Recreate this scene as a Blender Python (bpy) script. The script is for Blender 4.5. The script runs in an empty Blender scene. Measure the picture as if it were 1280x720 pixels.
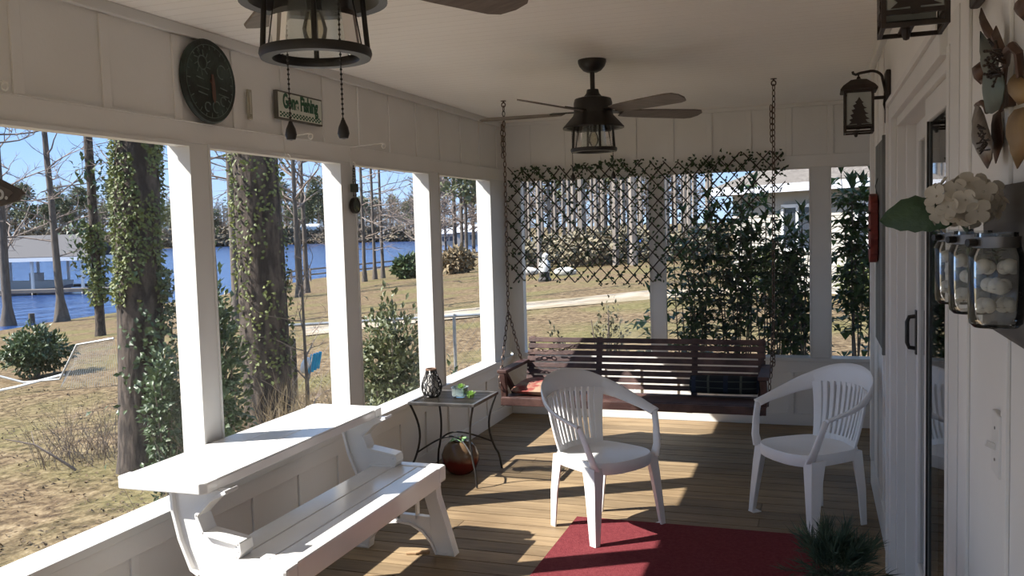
import bpy, math, random
from mathutils import Vector, Matrix, noise

# ------------------------------------------------------------------ camera, sky, sun, exposure
scene = bpy.context.scene
COL = scene.collection
F_PX = 1110.43
_y, _p, _r = 0.3297, 0.0684, 0.0284
_f = Vector((-math.sin(_y)*math.cos(_p), math.cos(_y)*math.cos(_p), -math.sin(_p)))
_r0 = Vector((math.cos(_y), math.sin(_y), 0)); _d0 = _f.cross(_r0)
CR = _r0*math.cos(_r) + _d0*math.sin(_r)
CD = -_r0*math.sin(_r) + _d0*math.cos(_r)
CF = _f
EYE = Vector((0, 0, 1.66))
cam_data = bpy.data.cameras.new('camera')
cam_data.sensor_width = 36; cam_data.lens = F_PX/1280*36
cam_data.clip_start = 0.05; cam_data.clip_end = 3000
cam = bpy.data.objects.new('camera', cam_data); COL.objects.link(cam)
m = Matrix((CR, -CD, -CF)).transposed().to_4x4(); m.translation = EYE
cam.matrix_world = m
scene.camera = cam

SUN_DIR = Vector((0.93, 0.51, -1.0)).normalized()      # way the light travels
world = bpy.data.worlds.new('world'); scene.world = world; world.use_nodes = True
wn = world.node_tree.nodes; wl = world.node_tree.links
bg = wn['Background']
tcw = wn.new('ShaderNodeTexCoord'); sep = wn.new('ShaderNodeSeparateXYZ'); wl.new(tcw.outputs['Generated'], sep.inputs[0])
skr = wn.new('ShaderNodeValToRGB'); e = skr.color_ramp.elements             # clear winter sky: pale at the horizon, deep blue overhead
e[0].position = 0.0; e[0].color = (0.42, 0.57, 0.76, 1)
e[1].position = 1.0; e[1].color = (0.20, 0.36, 0.68, 1)
q = e.new(0.10); q.color = (0.27, 0.45, 0.76, 1)
q = e.new(0.35); q.color = (0.29, 0.46, 0.74, 1)
wl.new(sep.outputs['Z'], skr.inputs[0]); wl.new(skr.outputs[0], bg.inputs[0]); bg.inputs[1].default_value = 0.61
sun_data = bpy.data.lights.new('sun', 'SUN'); sun_data.energy = 4.6; sun_data.angle = math.radians(0.53)
sun_data.color = (1.0, 0.955, 0.89)
sun = bpy.data.objects.new('sun', sun_data); COL.objects.link(sun)
sun.rotation_euler = SUN_DIR.to_track_quat('-Z', 'Y').to_euler(); sun.location = (-20, -12, 25)
vs = scene.view_settings
scene.display_settings.display_device = 'sRGB'
vs.view_transform = 'Standard'; vs.look = 'None'; vs.gamma = 1.0; vs.use_curve_mapping = False
vs.exposure = 1.55

# ------------------------------------------------------------------ helpers
RND = random.Random(7)
PI = math.pi
def V(*a): return Vector(a)
def ray(px, py): return CF + CR*((px-640)/F_PX) + CD*((py-360)/F_PX)
def at(px, py, depth): return EYE + ray(px, py)*depth
def land(x, y):
    s = -0.985*x - 0.17*y
    r = math.hypot(x, y)
    z = -0.5 - 0.068*max(0.0, min(s, 50))
    if r > 330: z = max(z, -3.9 + min((r-330)*0.05, 3.6))
    if r < 120 and s > -20:
        z += 0.05*noise.noise(V(x*0.35, y*0.35, 0)) + 0.02*noise.noise(V(x*1.6, y*1.6, 3))
    return z
def ground_at(px, py):
    d = ray(px, py); t = 1.0
    for i in range(4000):
        P = EYE + d*t
        if P.z <= land(P.x, P.y): return V(P.x, P.y, land(P.x, P.y))
        t *= 1.004
    return P
def on_ground(P): return V(P.x, P.y, land(P.x, P.y))

class MB:
    def __init__(s): s.v = []; s.f = []; s.sm = []
    def add(s, vs, fs, smooth=False):
        b = len(s.v); s.v += [Vector(p) for p in vs]
        for f in fs: s.f.append([b+i for i in f]); s.sm.append(smooth)
        return s
    def box(s, x0, x1, y0, y1, z0, z1):
        v = [(x, y, z) for z in (z0, z1) for y in (y0, y1) for x in (x0, x1)]
        return s.add(v, [(0,2,3,1), (4,5,7,6), (0,1,5,4), (2,6,7,3), (0,4,6,2), (1,3,7,5)])
    def obox(s, c, ax, ay, az):
        c = Vector(c); v = [c + ax*i + ay*j + az*k for k in (-1,1) for j in (-1,1) for i in (-1,1)]
        return s.add(v, [(0,2,3,1), (4,5,7,6), (0,1,5,4), (2,6,7,3), (0,4,6,2), (1,3,7,5)])
    def bar(s, a, b, w, h, up=(0,0,1)):
        a = Vector(a); b = Vector(b); d = (b-a); L = d.length; d.normalize()
        u = Vector(up); sd = d.cross(u)
        if sd.length < 1e-4: u = V(0,1,0); sd = d.cross(u)
        sd.normalize(); u = sd.cross(d).normalized()
        return s.obox((a+b)/2, d*(L/2), sd*(w/2), u*(h/2))
    def tube(s, path, r, n=8, closed=False, cap=True, flat=None):
        P = [Vector(p) for p in path]; N = len(P)
        R_ = r if isinstance(r, (list, tuple)) else [r]*N
        T = []
        for i in range(N):
            a = P[(i-1) % N] if (closed or i > 0) else P[i]
            b = P[(i+1) % N] if (closed or i < N-1) else P[i]
            t = b-a
            T.append(t.normalized() if t.length > 1e-9 else V(0,0,1))
        u = T[0].orthogonal().normalized(); rings = []; vs = []
        for i in range(N):
            u = (u - T[i]*u.dot(T[i]))
            u = u.normalized() if u.length > 1e-6 else T[i].orthogonal().normalized()
            w = T[i].cross(u)
            for k in range(n):
                a = 2*PI*k/n
                vs.append(P[i] + u*math.cos(a)*R_[i] + w*math.sin(a)*R_[i])
        fs = []
        for i in range(N if closed else N-1):
            for k in range(n):
                j = (i+1) % N
                fs.append((i*n+k, i*n+(k+1) % n, j*n+(k+1) % n, j*n+k))
        if cap and not closed:
            fs.append(tuple(range(n-1, -1, -1))); fs.append(tuple((N-1)*n+k for k in range(n)))
        return s.add(vs, fs, True)
    def loft(s, rings, cap=True, smooth=True, closed=True):
        n = len(rings[0]); vs = [p for r in rings for p in r]; fs = []
        for i in range(len(rings)-1):
            for k in range(n if closed else n-1):
                fs.append((i*n+k, i*n+(k+1) % n, (i+1)*n+(k+1) % n, (i+1)*n+k))
        if cap:
            fs.append(tuple(range(n-1, -1, -1))); fs.append(tuple((len(rings)-1)*n+k for k in range(n)))
        return s.add(vs, fs, smooth)
    def lathe(s, prof, n=24, c=(0,0,0)):
        c = Vector(c); rings = [[c + V(r*math.cos(2*PI*k/n), r*math.sin(2*PI*k/n), z) for k in range(n)] for r, z in prof]
        return s.loft(rings)
    def disc_band(s, prof, n=32, c=(0,0,0)):                 # closed profile swept round (a ring)
        c = Vector(c); m_ = len(prof)
        vs = [c + V(r*math.cos(2*PI*k/n), r*math.sin(2*PI*k/n), z) for k in range(n) for r, z in prof]
        fs = [(k*m_+i, ((k+1) % n)*m_+i, ((k+1) % n)*m_+(i+1) % m_, k*m_+(i+1) % m_) for k in range(n) for i in range(m_)]
        return s.add(vs, fs, True)
    def prism(s, poly, mapf, a, b):                          # polygon (u,v) carried to 3-D by mapf(u,v,t)
        n = len(poly)
        vs = [mapf(u, v, a) for u, v in poly] + [mapf(u, v, b) for u, v in poly]
        fs = [tuple(range(n-1, -1, -1)), tuple(range(n, 2*n))] + [(i, (i+1) % n, n+(i+1) % n, n+i) for i in range(n)]
        return s.add(vs, fs)
    def ball(s, c, r, nu=10, nv=7, sq=(1,1,1), jit=0, rnd=None):
        c = Vector(c); rings = []
        for j in range(nv+1):
            th = PI*j/nv; th = min(max(th, 0.04), PI-0.04)
            rings.append([c + V(math.sin(th)*math.cos(2*PI*k/nu)*r*sq[0], math.sin(th)*math.sin(2*PI*k/nu)*r*sq[1], math.cos(th)*r*sq[2])*(1+(rnd.uniform(-jit, jit) if rnd else 0)) for k in range(nu)])
        return s.loft(rings[::-1])
    def leaf(s, c, d, nrm, L, W, bend=0.2):
        d = Vector(d).normalized(); nrm = Vector(nrm); sd = d.cross(nrm)
        if sd.length < 1e-4: sd = d.orthogonal()
        sd.normalize(); up = sd.cross(d)
        c = Vector(c)
        mid = c + d*L*0.5 + up*bend*L*0.25; tip = c + d*L - up*bend*L*0.35
        vs = [c, mid+sd*W*0.5+up*W*0.12, mid, mid-sd*W*0.5+up*W*0.12, tip]
        return s.add(vs, [(0,2,1), (0,3,2), (1,2,4), (2,3,4)])
    def build(s, name, mat, parent=None, local=False, bevel=0, sharp=35, solid=0, sub=0):
        me = bpy.data.meshes.new(name)
        if parent is not None and not local:
            o0 = WLOC[parent.name]
        elif parent is None and not local:
            xs = [p.x for p in s.v]; ys = [p.y for p in s.v]; zs = [p.z for p in s.v]
            o0 = V((min(xs)+max(xs))/2, (min(ys)+max(ys))/2, min(zs))
        else: o0 = V(0,0,0)
        me.from_pydata([(p-o0)[:] for p in s.v], [], s.f)
        me.polygons.foreach_set('use_smooth', s.sm)
        me.validate(); me.update()
        if any(s.sm):
            try: me.set_sharp_from_angle(angle=math.radians(sharp))
            except Exception: pass
        me.materials.append(mat)
        o = bpy.data.objects.new(name, me); COL.objects.link(o)
        if parent is None:
            o.location = o0; WLOC[o.name] = o0.copy()
        else:
            o.parent = parent; WLOC[o.name] = WLOC[parent.name].copy()
        if solid:
            md = o.modifiers.new('thickness', 'SOLIDIFY'); md.thickness = solid; md.offset = 0
        if bevel:
            md = o.modifiers.new('bevel', 'BEVEL'); md.width = bevel; md.segments = 2; md.limit_method = 'ANGLE'
        if sub:
            md = o.modifiers.new('subdivision', 'SUBSURF'); md.levels = sub; md.render_levels = sub
        return o
WLOC = {}
def empty(name, loc, rz=0.0):
    o = bpy.data.objects.new(name, None); COL.objects.link(o)
    o.location = loc; o.rotation_euler = (0, 0, rz); o.empty_display_size = 0.1
    WLOC[o.name] = Vector(loc); return o
def tag(o, label, cat, group=None, kind=None):
    o['label'] = label; o['category'] = cat
    if group: o['group'] = group
    if kind: o['kind'] = kind
    return o
def thing(name, label, cat, loc=(0,0,0), rz=0.0, group=None): return tag(empty(name, loc, rz), label, cat, group)
def struct(o, label=None, cat=None):
    o['kind'] = 'structure'
    if label: o['label'] = label; o['category'] = cat
    return o
def copy_tree(o, parent=None):
    c = o.copy(); COL.objects.link(c)
    if parent is not None:
        c.parent = parent
    WLOC[c.name] = WLOC.get(o.name, V(0,0,0)).copy()
    for ch in [x for x in COL.objects if x.parent == o]: copy_tree(ch, c)
    return c

def mat(name, c1, c2=None, scale=6.0, rough=0.6, metal=0.0, bump=0.0, bscale=None, stretch=(1,1,1), detail=4, spec=0.5,
        trans=0.0, lo=0.35, hi=0.65, c3=None, scale3=1.0, alpha=None):
    M_ = bpy.data.materials.new(name); M_.use_nodes = True
    nt = M_.node_tree; n = nt.nodes; l = nt.links; b = n['Principled BSDF']
    b.inputs['Base Color'].default_value = (*c1, 1); b.inputs['Roughness'].default_value = rough
    b.inputs['Metallic'].default_value = metal; b.inputs['Specular IOR Level'].default_value = spec
    tc = n.new('ShaderNodeTexCoord'); mp = n.new('ShaderNodeMapping'); mp.inputs['Scale'].default_value = stretch
    l.new(tc.outputs['Object'], mp.inputs['Vector'])
    col = None
    if c2 is not None:
        nz = n.new('ShaderNodeTexNoise'); nz.inputs['Scale'].default_value = scale; nz.inputs['Detail'].default_value = detail
        l.new(mp.outputs[0], nz.inputs['Vector'])
        rp = n.new('ShaderNodeValToRGB'); rp.color_ramp.elements[0].position = lo; rp.color_ramp.elements[1].position = hi
        rp.color_ramp.elements[0].color = (*c1, 1); rp.color_ramp.elements[1].color = (*c2, 1)
        l.new(nz.outputs['Fac'], rp.inputs['Fac']); col = rp.outputs[0]
        if c3 is not None:
            nz3 = n.new('ShaderNodeTexNoise'); nz3.inputs['Scale'].default_value = scale3; nz3.inputs['Detail'].default_value = 5
            l.new(tc.outputs['Object'], nz3.inputs['Vector'])
            r3 = n.new('ShaderNodeValToRGB'); r3.color_ramp.elements[0].position = 0.48; r3.color_ramp.elements[1].position = 0.66
            l.new(nz3.outputs['Fac'], r3.inputs['Fac'])
            mx = n.new('ShaderNodeMixRGB'); mx.inputs[2].default_value = (*c3, 1)
            l.new(r3.outputs[0], mx.inputs[0]); l.new(col, mx.inputs[1]); col = mx.outputs[0]
        l.new(col, b.inputs['Base Color'])
    if bump:
        nb = n.new('ShaderNodeTexNoise'); nb.inputs['Scale'].default_value = bscale or scale*4; nb.inputs['Detail'].default_value = 5
        l.new(mp.outputs[0], nb.inputs['Vector'])
        bp = n.new('ShaderNodeBump'); bp.inputs['Strength'].default_value = bump; bp.inputs['Distance'].default_value = 0.02
        l.new(nb.outputs['Fac'], bp.inputs['Height']); l.new(bp.outputs[0], b.inputs['Normal'])
    if trans:
        tr = n.new('ShaderNodeBsdfTranslucent'); mxs = n.new('ShaderNodeMixShader'); mxs.inputs[0].default_value = trans
        if col is not None: l.new(col, tr.inputs[0])
        else: tr.inputs[0].default_value = (*c1, 1)
        out = n['Material Output']; l.new(b.outputs[0], mxs.inputs[1]); l.new(tr.outputs[0], mxs.inputs[2]); l.new(mxs.outputs[0], out.inputs[0])
    return M_
def glassy(name, tint=(0.95,0.97,0.96), rough=0.02, body=0.0, bodycol=(0.8,0.85,0.82), ior=1.45, f0=None):
    M_ = bpy.data.materials.new(name); M_.use_nodes = True
    nt = M_.node_tree; n = nt.nodes; l = nt.links; n.remove(n['Principled BSDF']); out = n['Material Output']
    t = n.new('ShaderNodeBsdfTransparent'); t.inputs[0].default_value = (*tint, 1)
    g = n.new('ShaderNodeBsdfGlossy'); g.inputs['Roughness'].default_value = rough; g.inputs['Color'].default_value = (1,1,1,1)
    fr = n.new('ShaderNodeFresnel'); fr.inputs['IOR'].default_value = ior
    mx = n.new('ShaderNodeMixShader'); l.new(fr.outputs[0], mx.inputs[0])
    src = t
    if body:
        d = n.new('ShaderNodeBsdfDiffuse'); d.inputs[0].default_value = (*bodycol, 1)
        m2 = n.new('ShaderNodeMixShader'); m2.inputs[0].default_value = body
        l.new(t.outputs[0], m2.inputs[1]); l.new(d.outputs[0], m2.inputs[2]); src = m2
    l.new(src.outputs[0], mx.inputs[1]); l.new(g.outputs[0], mx.inputs[2]); l.new(mx.outputs[0], out.inputs[0])
    return M_

# ------------------------------------------------------------------ materials
WHITE = mat('white_paint', (0.78,0.765,0.735), (0.72,0.70,0.665), scale=2.2, rough=0.55, bump=0.05, bscale=60, lo=0.3, hi=0.75)
TRIM = mat('white_trim_paint', (0.70,0.69,0.665), (0.66,0.65,0.625), scale=3, rough=0.45)
def ceiling_mat():
    M_ = mat('beadboard_paint', (0.92,0.89,0.845), (0.88,0.845,0.795), scale=1.2, rough=0.5)
    n = M_.node_tree.nodes; l = M_.node_tree.links; b = n['Principled BSDF']
    tc = n.new('ShaderNodeTexCoord'); sp = n.new('ShaderNodeSeparateXYZ'); l.new(tc.outputs['Object'], sp.inputs[0])
    a = n.new('ShaderNodeMath'); a.operation = 'MULTIPLY'; a.inputs[1].default_value = 1/0.085; l.new(sp.outputs['Y'], a.inputs[0])
    fr = n.new('ShaderNodeMath'); fr.operation = 'FRACT'; l.new(a.outputs[0], fr.inputs[0])
    r = n.new('ShaderNodeValToRGB'); r.color_ramp.elements[0].position = 0.0; r.color_ramp.elements[0].color = (0,0,0,1)
    r.color_ramp.elements[1].position = 0.07; r.color_ramp.elements[1].color = (1,1,1,1); l.new(fr.outputs[0], r.inputs[0])
    src = b.inputs['Base Color'].links[0].from_socket; mg = n.new('ShaderNodeMixRGB'); mg.blend_type = 'MULTIPLY'; mg.inputs[0].default_value = 1.0
    r2 = n.new('ShaderNodeMapRange'); r2.inputs[3].default_value = 0.78; r2.inputs[4].default_value = 1.0; l.new(r.outputs[0], r2.inputs[0])
    l.new(src, mg.inputs[1]); l.new(r2.outputs[0], mg.inputs[2]); l.new(mg.outputs[0], b.inputs['Base Color'])
    bp = n.new('ShaderNodeBump'); bp.inputs['Strength'].default_value = 0.6; bp.inputs['Distance'].default_value = 0.006
    l.new(r.outputs[0], bp.inputs['Height']); l.new(bp.outputs[0], b.inputs['Normal'])
    return M_
CEIL = ceiling_mat()
def deck_mat():
    M_ = bpy.data.materials.new('weathered_deck_wood'); M_.use_nodes = True
    n = M_.node_tree.nodes; l = M_.node_tree.links; b = n['Principled BSDF']; b.inputs['Roughness'].default_value = 0.62
    b.inputs['Specular IOR Level'].default_value = 0.35
    tc = n.new('ShaderNodeTexCoord'); mp = n.new('ShaderNodeMapping'); mp.inputs['Scale'].default_value = (1.6, 14, 14)
    l.new(tc.outputs['Object'], mp.inputs[0])
    nz = n.new('ShaderNodeTexNoise'); nz.inputs['Scale'].default_value = 1.6; nz.inputs['Detail'].default_value = 7; nz.inputs['Distortion'].default_value = 0.6
    l.new(mp.outputs[0], nz.inputs['Vector'])
    rp = n.new('ShaderNodeValToRGB'); e = rp.color_ramp.elements
    e[0].position = 0.2; e[0].color = (0.18,0.125,0.070,1); e[1].position = 0.8; e[1].color = (0.37,0.27,0.155,1)
    l.new(nz.outputs['Fac'], rp.inputs[0])
    geo = n.new('ShaderNodeNewGeometry'); hs = n.new('ShaderNodeHueSaturation')
    mr = n.new('ShaderNodeMapRange'); mr.inputs[3].default_value = 0.72; mr.inputs[4].default_value = 1.14
    l.new(geo.outputs['Random Per Island'], mr.inputs[0]); l.new(mr.outputs[0], hs.inputs['Value']); l.new(rp.outputs[0], hs.inputs['Color'])
    n2 = n.new('ShaderNodeTexNoise'); n2.inputs['Scale'].default_value = 1.3; n2.inputs['Detail'].default_value = 6; l.new(tc.outputs['Object'], n2.inputs['Vector'])
    r2 = n.new('ShaderNodeValToRGB'); r2.color_ramp.elements[0].position = 0.35; r2.color_ramp.elements[0].color = (0.62,0.58,0.55,1)
    r2.color_ramp.elements[1].position = 0.6; r2.color_ramp.elements[1].color = (1,1,1,1); l.new(n2.outputs['Fac'], r2.inputs[0])
    mx = n.new('ShaderNodeMixRGB'); mx.blend_type = 'MULTIPLY'; mx.inputs[0].default_value = 0.8
    l.new(hs.outputs[0], mx.inputs[1]); l.new(r2.outputs[0], mx.inputs[2]); l.new(mx.outputs[0], b.inputs['Base Color'])
    bp = n.new('ShaderNodeBump'); bp.inputs['Strength'].default_value = 0.25; bp.inputs['Distance'].default_value = 0.01
    l.new(nz.outputs['Fac'], bp.inputs['Height']); l.new(bp.outputs[0], b.inputs['Normal'])
    return M_
DECK = deck_mat()
def screen_mat():
    M_ = bpy.data.materials.new('insect_screen'); M_.use_nodes = True
    n = M_.node_tree.nodes; l = M_.node_tree.links; n.remove(n['Principled BSDF'])
    t = n.new('ShaderNodeBsdfTransparent'); d = n.new('ShaderNodeBsdfDiffuse'); d.inputs[0].default_value = (0.30,0.30,0.29,1)
    mx = n.new('ShaderNodeMixShader'); mx.inputs[0].default_value = 0.055
    l.new(t.outputs[0], mx.inputs[1]); l.new(d.outputs[0], mx.inputs[2]); l.new(mx.outputs[0], n['Material Output'].inputs[0])
    return M_
SCREEN = screen_mat()
PLASTIC = mat('white_plastic', (0.84,0.83,0.82), (0.79,0.78,0.77), scale=3, rough=0.34, spec=0.5)
BENCHP = mat('white_bench_resin', (0.83,0.82,0.80), (0.79,0.775,0.75), scale=4, rough=0.20, spec=0.5)
BLACK = mat('black_iron', (0.022,0.02,0.019), (0.04,0.036,0.033), scale=20, rough=0.45, metal=0.4, bump=0.08, bscale=120)
BRONZE = mat('dark_bronze', (0.016,0.014,0.012), (0.028,0.023,0.019), scale=14, rough=0.42, metal=0.15)
BLADE = mat('weathered_blade_wood', (0.13,0.105,0.088), (0.19,0.16,0.135), scale=4, rough=0.55, stretch=(1.5,14,14))
SWINGW = mat('oxblood_painted_wood', (0.036,0.015,0.013), (0.055,0.023,0.019), scale=5, rough=0.5, stretch=(2,16,16), c3=(0.10,0.05,0.04), scale3=7, bump=0.15)
CHAINM = mat('rusty_chain', (0.07,0.05,0.04), (0.15,0.10,0.075), scale=40, rough=0.5, metal=0.6)
GLASS = glassy('clear_glass', tint=(0.93,0.94,0.93), body=0.05)
DOORGLASS = glassy('door_glass', tint=(0.62,0.66,0.66), ior=1.55)
JARGLASS = glassy('jar_glass', tint=(0.94,0.95,0.945), ior=1.28, body=0.03, bodycol=(0.75,0.76,0.74))

# ------------------------------------------------------------------ the porch shell
XL, XR, D, H, YN = -2.583, 0.339, 7.439, 2.569, -1.6
YC = 5.868                         # the house corner; behind it the porch runs on to the right
XE = 1.75                          # right end of the porch behind the corner
ZH, ZS, ZSB = 2.067, 0.52, 0.55
WT = 0.115                         # outer wall thickness

mb = MB(); y = YN
while y < D:
    y1 = min(y+0.141, D); x1 = XE if y1 > YC else XR+0.10
    # boards with a butt joint here and there
    xj = RND.choice([None, None, None, -0.3, None, None, None, -1.9])
    if xj is None: mb.box(XL, x1, y, y1-0.008, -0.03, 0)
    else: mb.box(XL, xj-0.0015, y, y1-0.008, -0.03, 0); mb.box(xj+0.0015, x1, y, y1-0.008, -0.03, 0)
    y += 0.141
struct(mb.build('floor', DECK), 'worn tan timber deck boards laid across the porch', 'floor')
mb = MB().box(XL-0.1, XE, YN-0.1, D+0.1, -0.12, -0.045)
struct(mb.build('floor_joists', mat('dark_joist_wood', (0.10,0.075,0.05), (0.07,0.05,0.035), scale=6, rough=0.8)), 'dark timber under the deck gaps', 'floor')  # joist timber in two mottled dark browns
mb = MB().box(XL-WT-0.28, 5.2, YN-0.35, YC+0.0, H, H+0.05).box(XL-WT-0.28, 5.2, YC, D+0.35, H, H+0.05)
struct(mb.build('ceiling', CEIL), 'cream painted beadboard porch ceiling', 'ceiling')
mb = MB().box(XL-WT-0.32, 5.25, YN-0.4, D+0.4, H+0.052, H+0.2)
struct(mb.build('ceiling_roof', mat('roof_felt', (0.2,0.19,0.18), (0.26,0.25,0.24), scale=9, rough=0.9)), 'low roof over the porch', 'roof')

def wall_panels(mb, along, fixed, a0, a1, z0, z1, sgn, step=0.4, bw=0.045, bt=0.012, off=0.0):
    """vertical battens on a wall face; along 'y' (face x=fixed) or 'x' (face y=fixed); sgn = way into the room"""
    p = a0+off
    while p < a1-bw:
        if along == 'y': mb.box(min(fixed, fixed+sgn*bt), max(fixed, fixed+sgn*bt), p, p+bw, z0, z1)
        else: mb.box(p, p+bw, min(fixed, fixed+sgn*bt), max(fixed, fixed+sgn*bt), z0, z1)
        p += step

# left wall : knee wall, header, battens, sill, apron
mb = MB()
mb.box(XL-WT, XL, YN, D, -0.03, ZS-0.035)                     # knee wall
mb.box(XL-WT, XL, YN, D, ZH, H)                               # header
mb.box(XL, XL+0.016, YN, D, ZS-0.125, ZS-0.036)               # apron under the sill
mb.box(XL, XL+0.014, YN, D, 0.0, 0.105)                       # skirting
mb.box(XL, XL+0.012, YN, D, ZH+0.088, ZH+0.094)               # header board edge
mb.box(XL, XL+0.010, YN, D, ZH, ZH+0.088)
wall_panels(mb, 'y', XL, YN, D, 0.105, ZS-0.125, 1, step=0.405, off=0.31)
wall_panels(mb, 'y', XL, YN, D, ZH+0.094, H-0.05, 1, step=0.405, off=0.31, bt=0.010)
struct(mb.build('wall_left', WHITE, bevel=0.002), 'white board and batten wall below and above the left screens', 'wall')
mb = MB().box(XL-WT-0.015, XL+0.03, YN, D, ZS-0.035, ZS)
struct(mb.build('trim_1', TRIM, bevel=0.004), 'long white sill under the left screens', 'sill')
mb = MB().box(XL, XL+0.028, YN, D, H-0.047, H)
struct(mb.build('trim_2', TRIM, bevel=0.004), 'white crown trim along the top of the left wall', 'trim')
posts = [(-1.6,-1.45), (-0.6,-0.48), (0.68,0.80), (1.95,2.07), (3.249,3.364), (4.549,4.70), (5.777,5.947), (7.024,7.439)]
tn = 3
for a, b in posts:
    mb = MB().box(XL-WT, XL+0.010, a, b, ZS, ZH)
    o = struct(mb.build('trim_%d' % tn, TRIM, bevel=0.003)); tn += 1
    o['label'] = 'white square post of the left screen wall'; o['category'] = 'post'; o['group'] = 'posts of the left screen wall'
wn_ = 1
def left_window(a, b):
    global wn_
    r = empty('window_%d' % wn_, (XL-0.07, (a+b)/2, ZS)); struct(r, 'screened opening of the left porch wall', 'window'); r['group'] = 'screens of the left wall'; wn_ += 1
    f = MB()                                                  # narrow stop bead round the opening, inner side
    w, t0, t1 = 0.016, XL+0.002, XL+0.016
    f.box(t0-0.05, t1, b-w, b+0.0, ZS+0.001, ZH-w)
    f.box(t0-0.05, t1, a, a+w*0.6, ZS+0.001, ZH-w)
    f.box(t0-0.05, t1, a, b, ZH-w, ZH)
    f.build('window_frame', TRIM, r)
    MB().box(XL-WT+0.012, XL-WT+0.0125, a, b, ZS, ZH).build('insect_screen', SCREEN, r)
for i in range(len(posts)-1): left_window(posts[i][1], posts[i+1][0])

# back wall
BXL, BX = XL, [(-2.451,-1.30), (-1.193,-0.028), (0.109,1.25)]
mb = MB()
mb.box(XL-WT, XE, D, D+WT, -0.03, ZSB-0.03)
mb.box(XL-WT, XE, D, D+WT, ZH, H)
mb.box(XL, XE, D-0.014, D, 0, 0.095)
mb.box(XL, XE, D-0.010, D, ZSB-0.12, ZSB-0.03)
mb.box(XL, XE, D-0.010, D, ZH, ZH+0.095)
mb.box(XL, XE, D-0.02, D, H-0.03, H)
wall_panels(mb, 'x', D, XL, XE, 0.095, ZSB-0.12, -1, step=0.31, off=0.2)
wall_panels(mb, 'x', D, XL, XE, ZH+0.095, H-0.03, -1, step=0.31, off=0.2, bt=0.009)
struct(mb.build('wall_back', WHITE, bevel=0.002), 'white board and batten wall behind the swing', 'wall')
struct(MB().box(XL+0.04, XE, D-0.025, D+WT+0.02, ZSB-0.03, ZSB).build('trim_%d' % tn, TRIM, bevel=0.003), 'white sill of the back wall behind the swing', 'sill'); tn += 1
for a, b in [(XL,-2.451), (-1.30,-1.193), (-0.028,0.109), (1.25,XE)]:
    o = struct(MB().box(a+0.012 if a == XL else a, b, D-0.010, D+WT, ZSB, ZH).build('trim_%d' % tn, TRIM, bevel=0.003)); tn += 1
    o['label'] = 'white post of the back screen wall'; o['category'] = 'post'; o['group'] = 'posts of the back screen wall'
for a, b in BX:
    r = empty('window_%d' % wn_, ((a+b)/2, D+0.08, ZSB)); struct(r, 'screened opening of the back porch wall', 'window'); r['group'] = 'screens of the back wall'; wn_ += 1
    f = MB(); w = 0.014
    f.box(a, a+w, D-0.014, D-0.002, ZSB, ZH); f.box(b-w, b, D-0.014, D-0.002, ZSB, ZH); f.box(a+w, b-w, D-0.014, D-0.002, ZH-w, ZH)
    f.build('window_frame', TRIM, r)
    MB().box(a, b, D+WT-0.02, D+WT-0.0195, ZSB, ZH).build('insect_screen', SCREEN, r)

# right (house) wall with the sliding door opening
DY0, DY1, DZ = 2.65, 4.25, 2.085
mb = MB()
mb.box(XR, XR+0.13, YN, DY0, -0.03, H); mb.box(XR, XR+0.13, DY1, YC, -0.03, H); mb.box(XR, XR+0.13, DY0, DY1, DZ, H)
mb.box(XR+0.13, XE, YC-0.13, YC, -0.03, H)                    # return wall behind the corner
mb.box(XE, XE+0.12, YC, D+WT, -0.03, H)
for p in (2.27, 1.82, 1.37, 0.92, 0.47): mb.box(XR-0.008, XR, p, p+0.05, 0.11, H-0.05)
mb.box(XR-0.008, XR, 4.95, 5.0, 0.11, H-0.05); mb.box(XR-0.008, XR, 5.4, 5.45, 0.11, H-0.05)
struct(mb.build('wall_right', WHITE, bevel=0.002), 'white house wall on the right with the sliding door', 'wall')
mb = MB().box(XR-0.016, XR, YN, 2.45, 0, 0.105).box(XR-0.016, XR, 4.40, YC+0.016, 0, 0.165).box(XR, XE, YC, YC+0.016, 0, 0.165)
struct(mb.build('baseboard_right', TRIM, bevel=0.003), 'white baseboard along the house wall', 'baseboard')
mb = MB().box(XR-0.02, XR, YC-0.09, YC+0.02, 0.165, H).box(XR, XR+0.09, YC, YC+0.02, 0.165, H)
struct(mb.build('trim_%d' % tn, TRIM, bevel=0.003), 'white corner board at the far end of the house wall', 'trim'); tn += 1
mb = MB().box(XR-0.03, XR, YN, YC, H-0.05, H)
struct(mb.build('trim_%d' % tn, TRIM, bevel=0.004), 'white crown trim above the sliding door', 'trim'); tn += 1
# door casing
mb = MB()
mb.box(XR-0.022, XR, 4.25, 4.40, 0, DZ+0.09); mb.box(XR-0.003, XR, 2.45, 2.65, 0, DZ+0.09); mb.box(XR-0.022, XR, 2.65, 4.25, DZ, DZ+0.09)
mb.box(XR-0.034, XR-0.022, 4.375, 4.40, 0, DZ+0.09); mb.box(XR-0.006, XR-0.003, 2.60, 2.65, 0, DZ+0.02); mb.box(XR-0.034, XR-0.022, 2.65, 4.375, DZ+0.065, DZ+0.09)
struct(mb.build('trim_%d' % tn, TRIM, bevel=0.003), 'white casing round the sliding door', 'trim'); tn += 1
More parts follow.
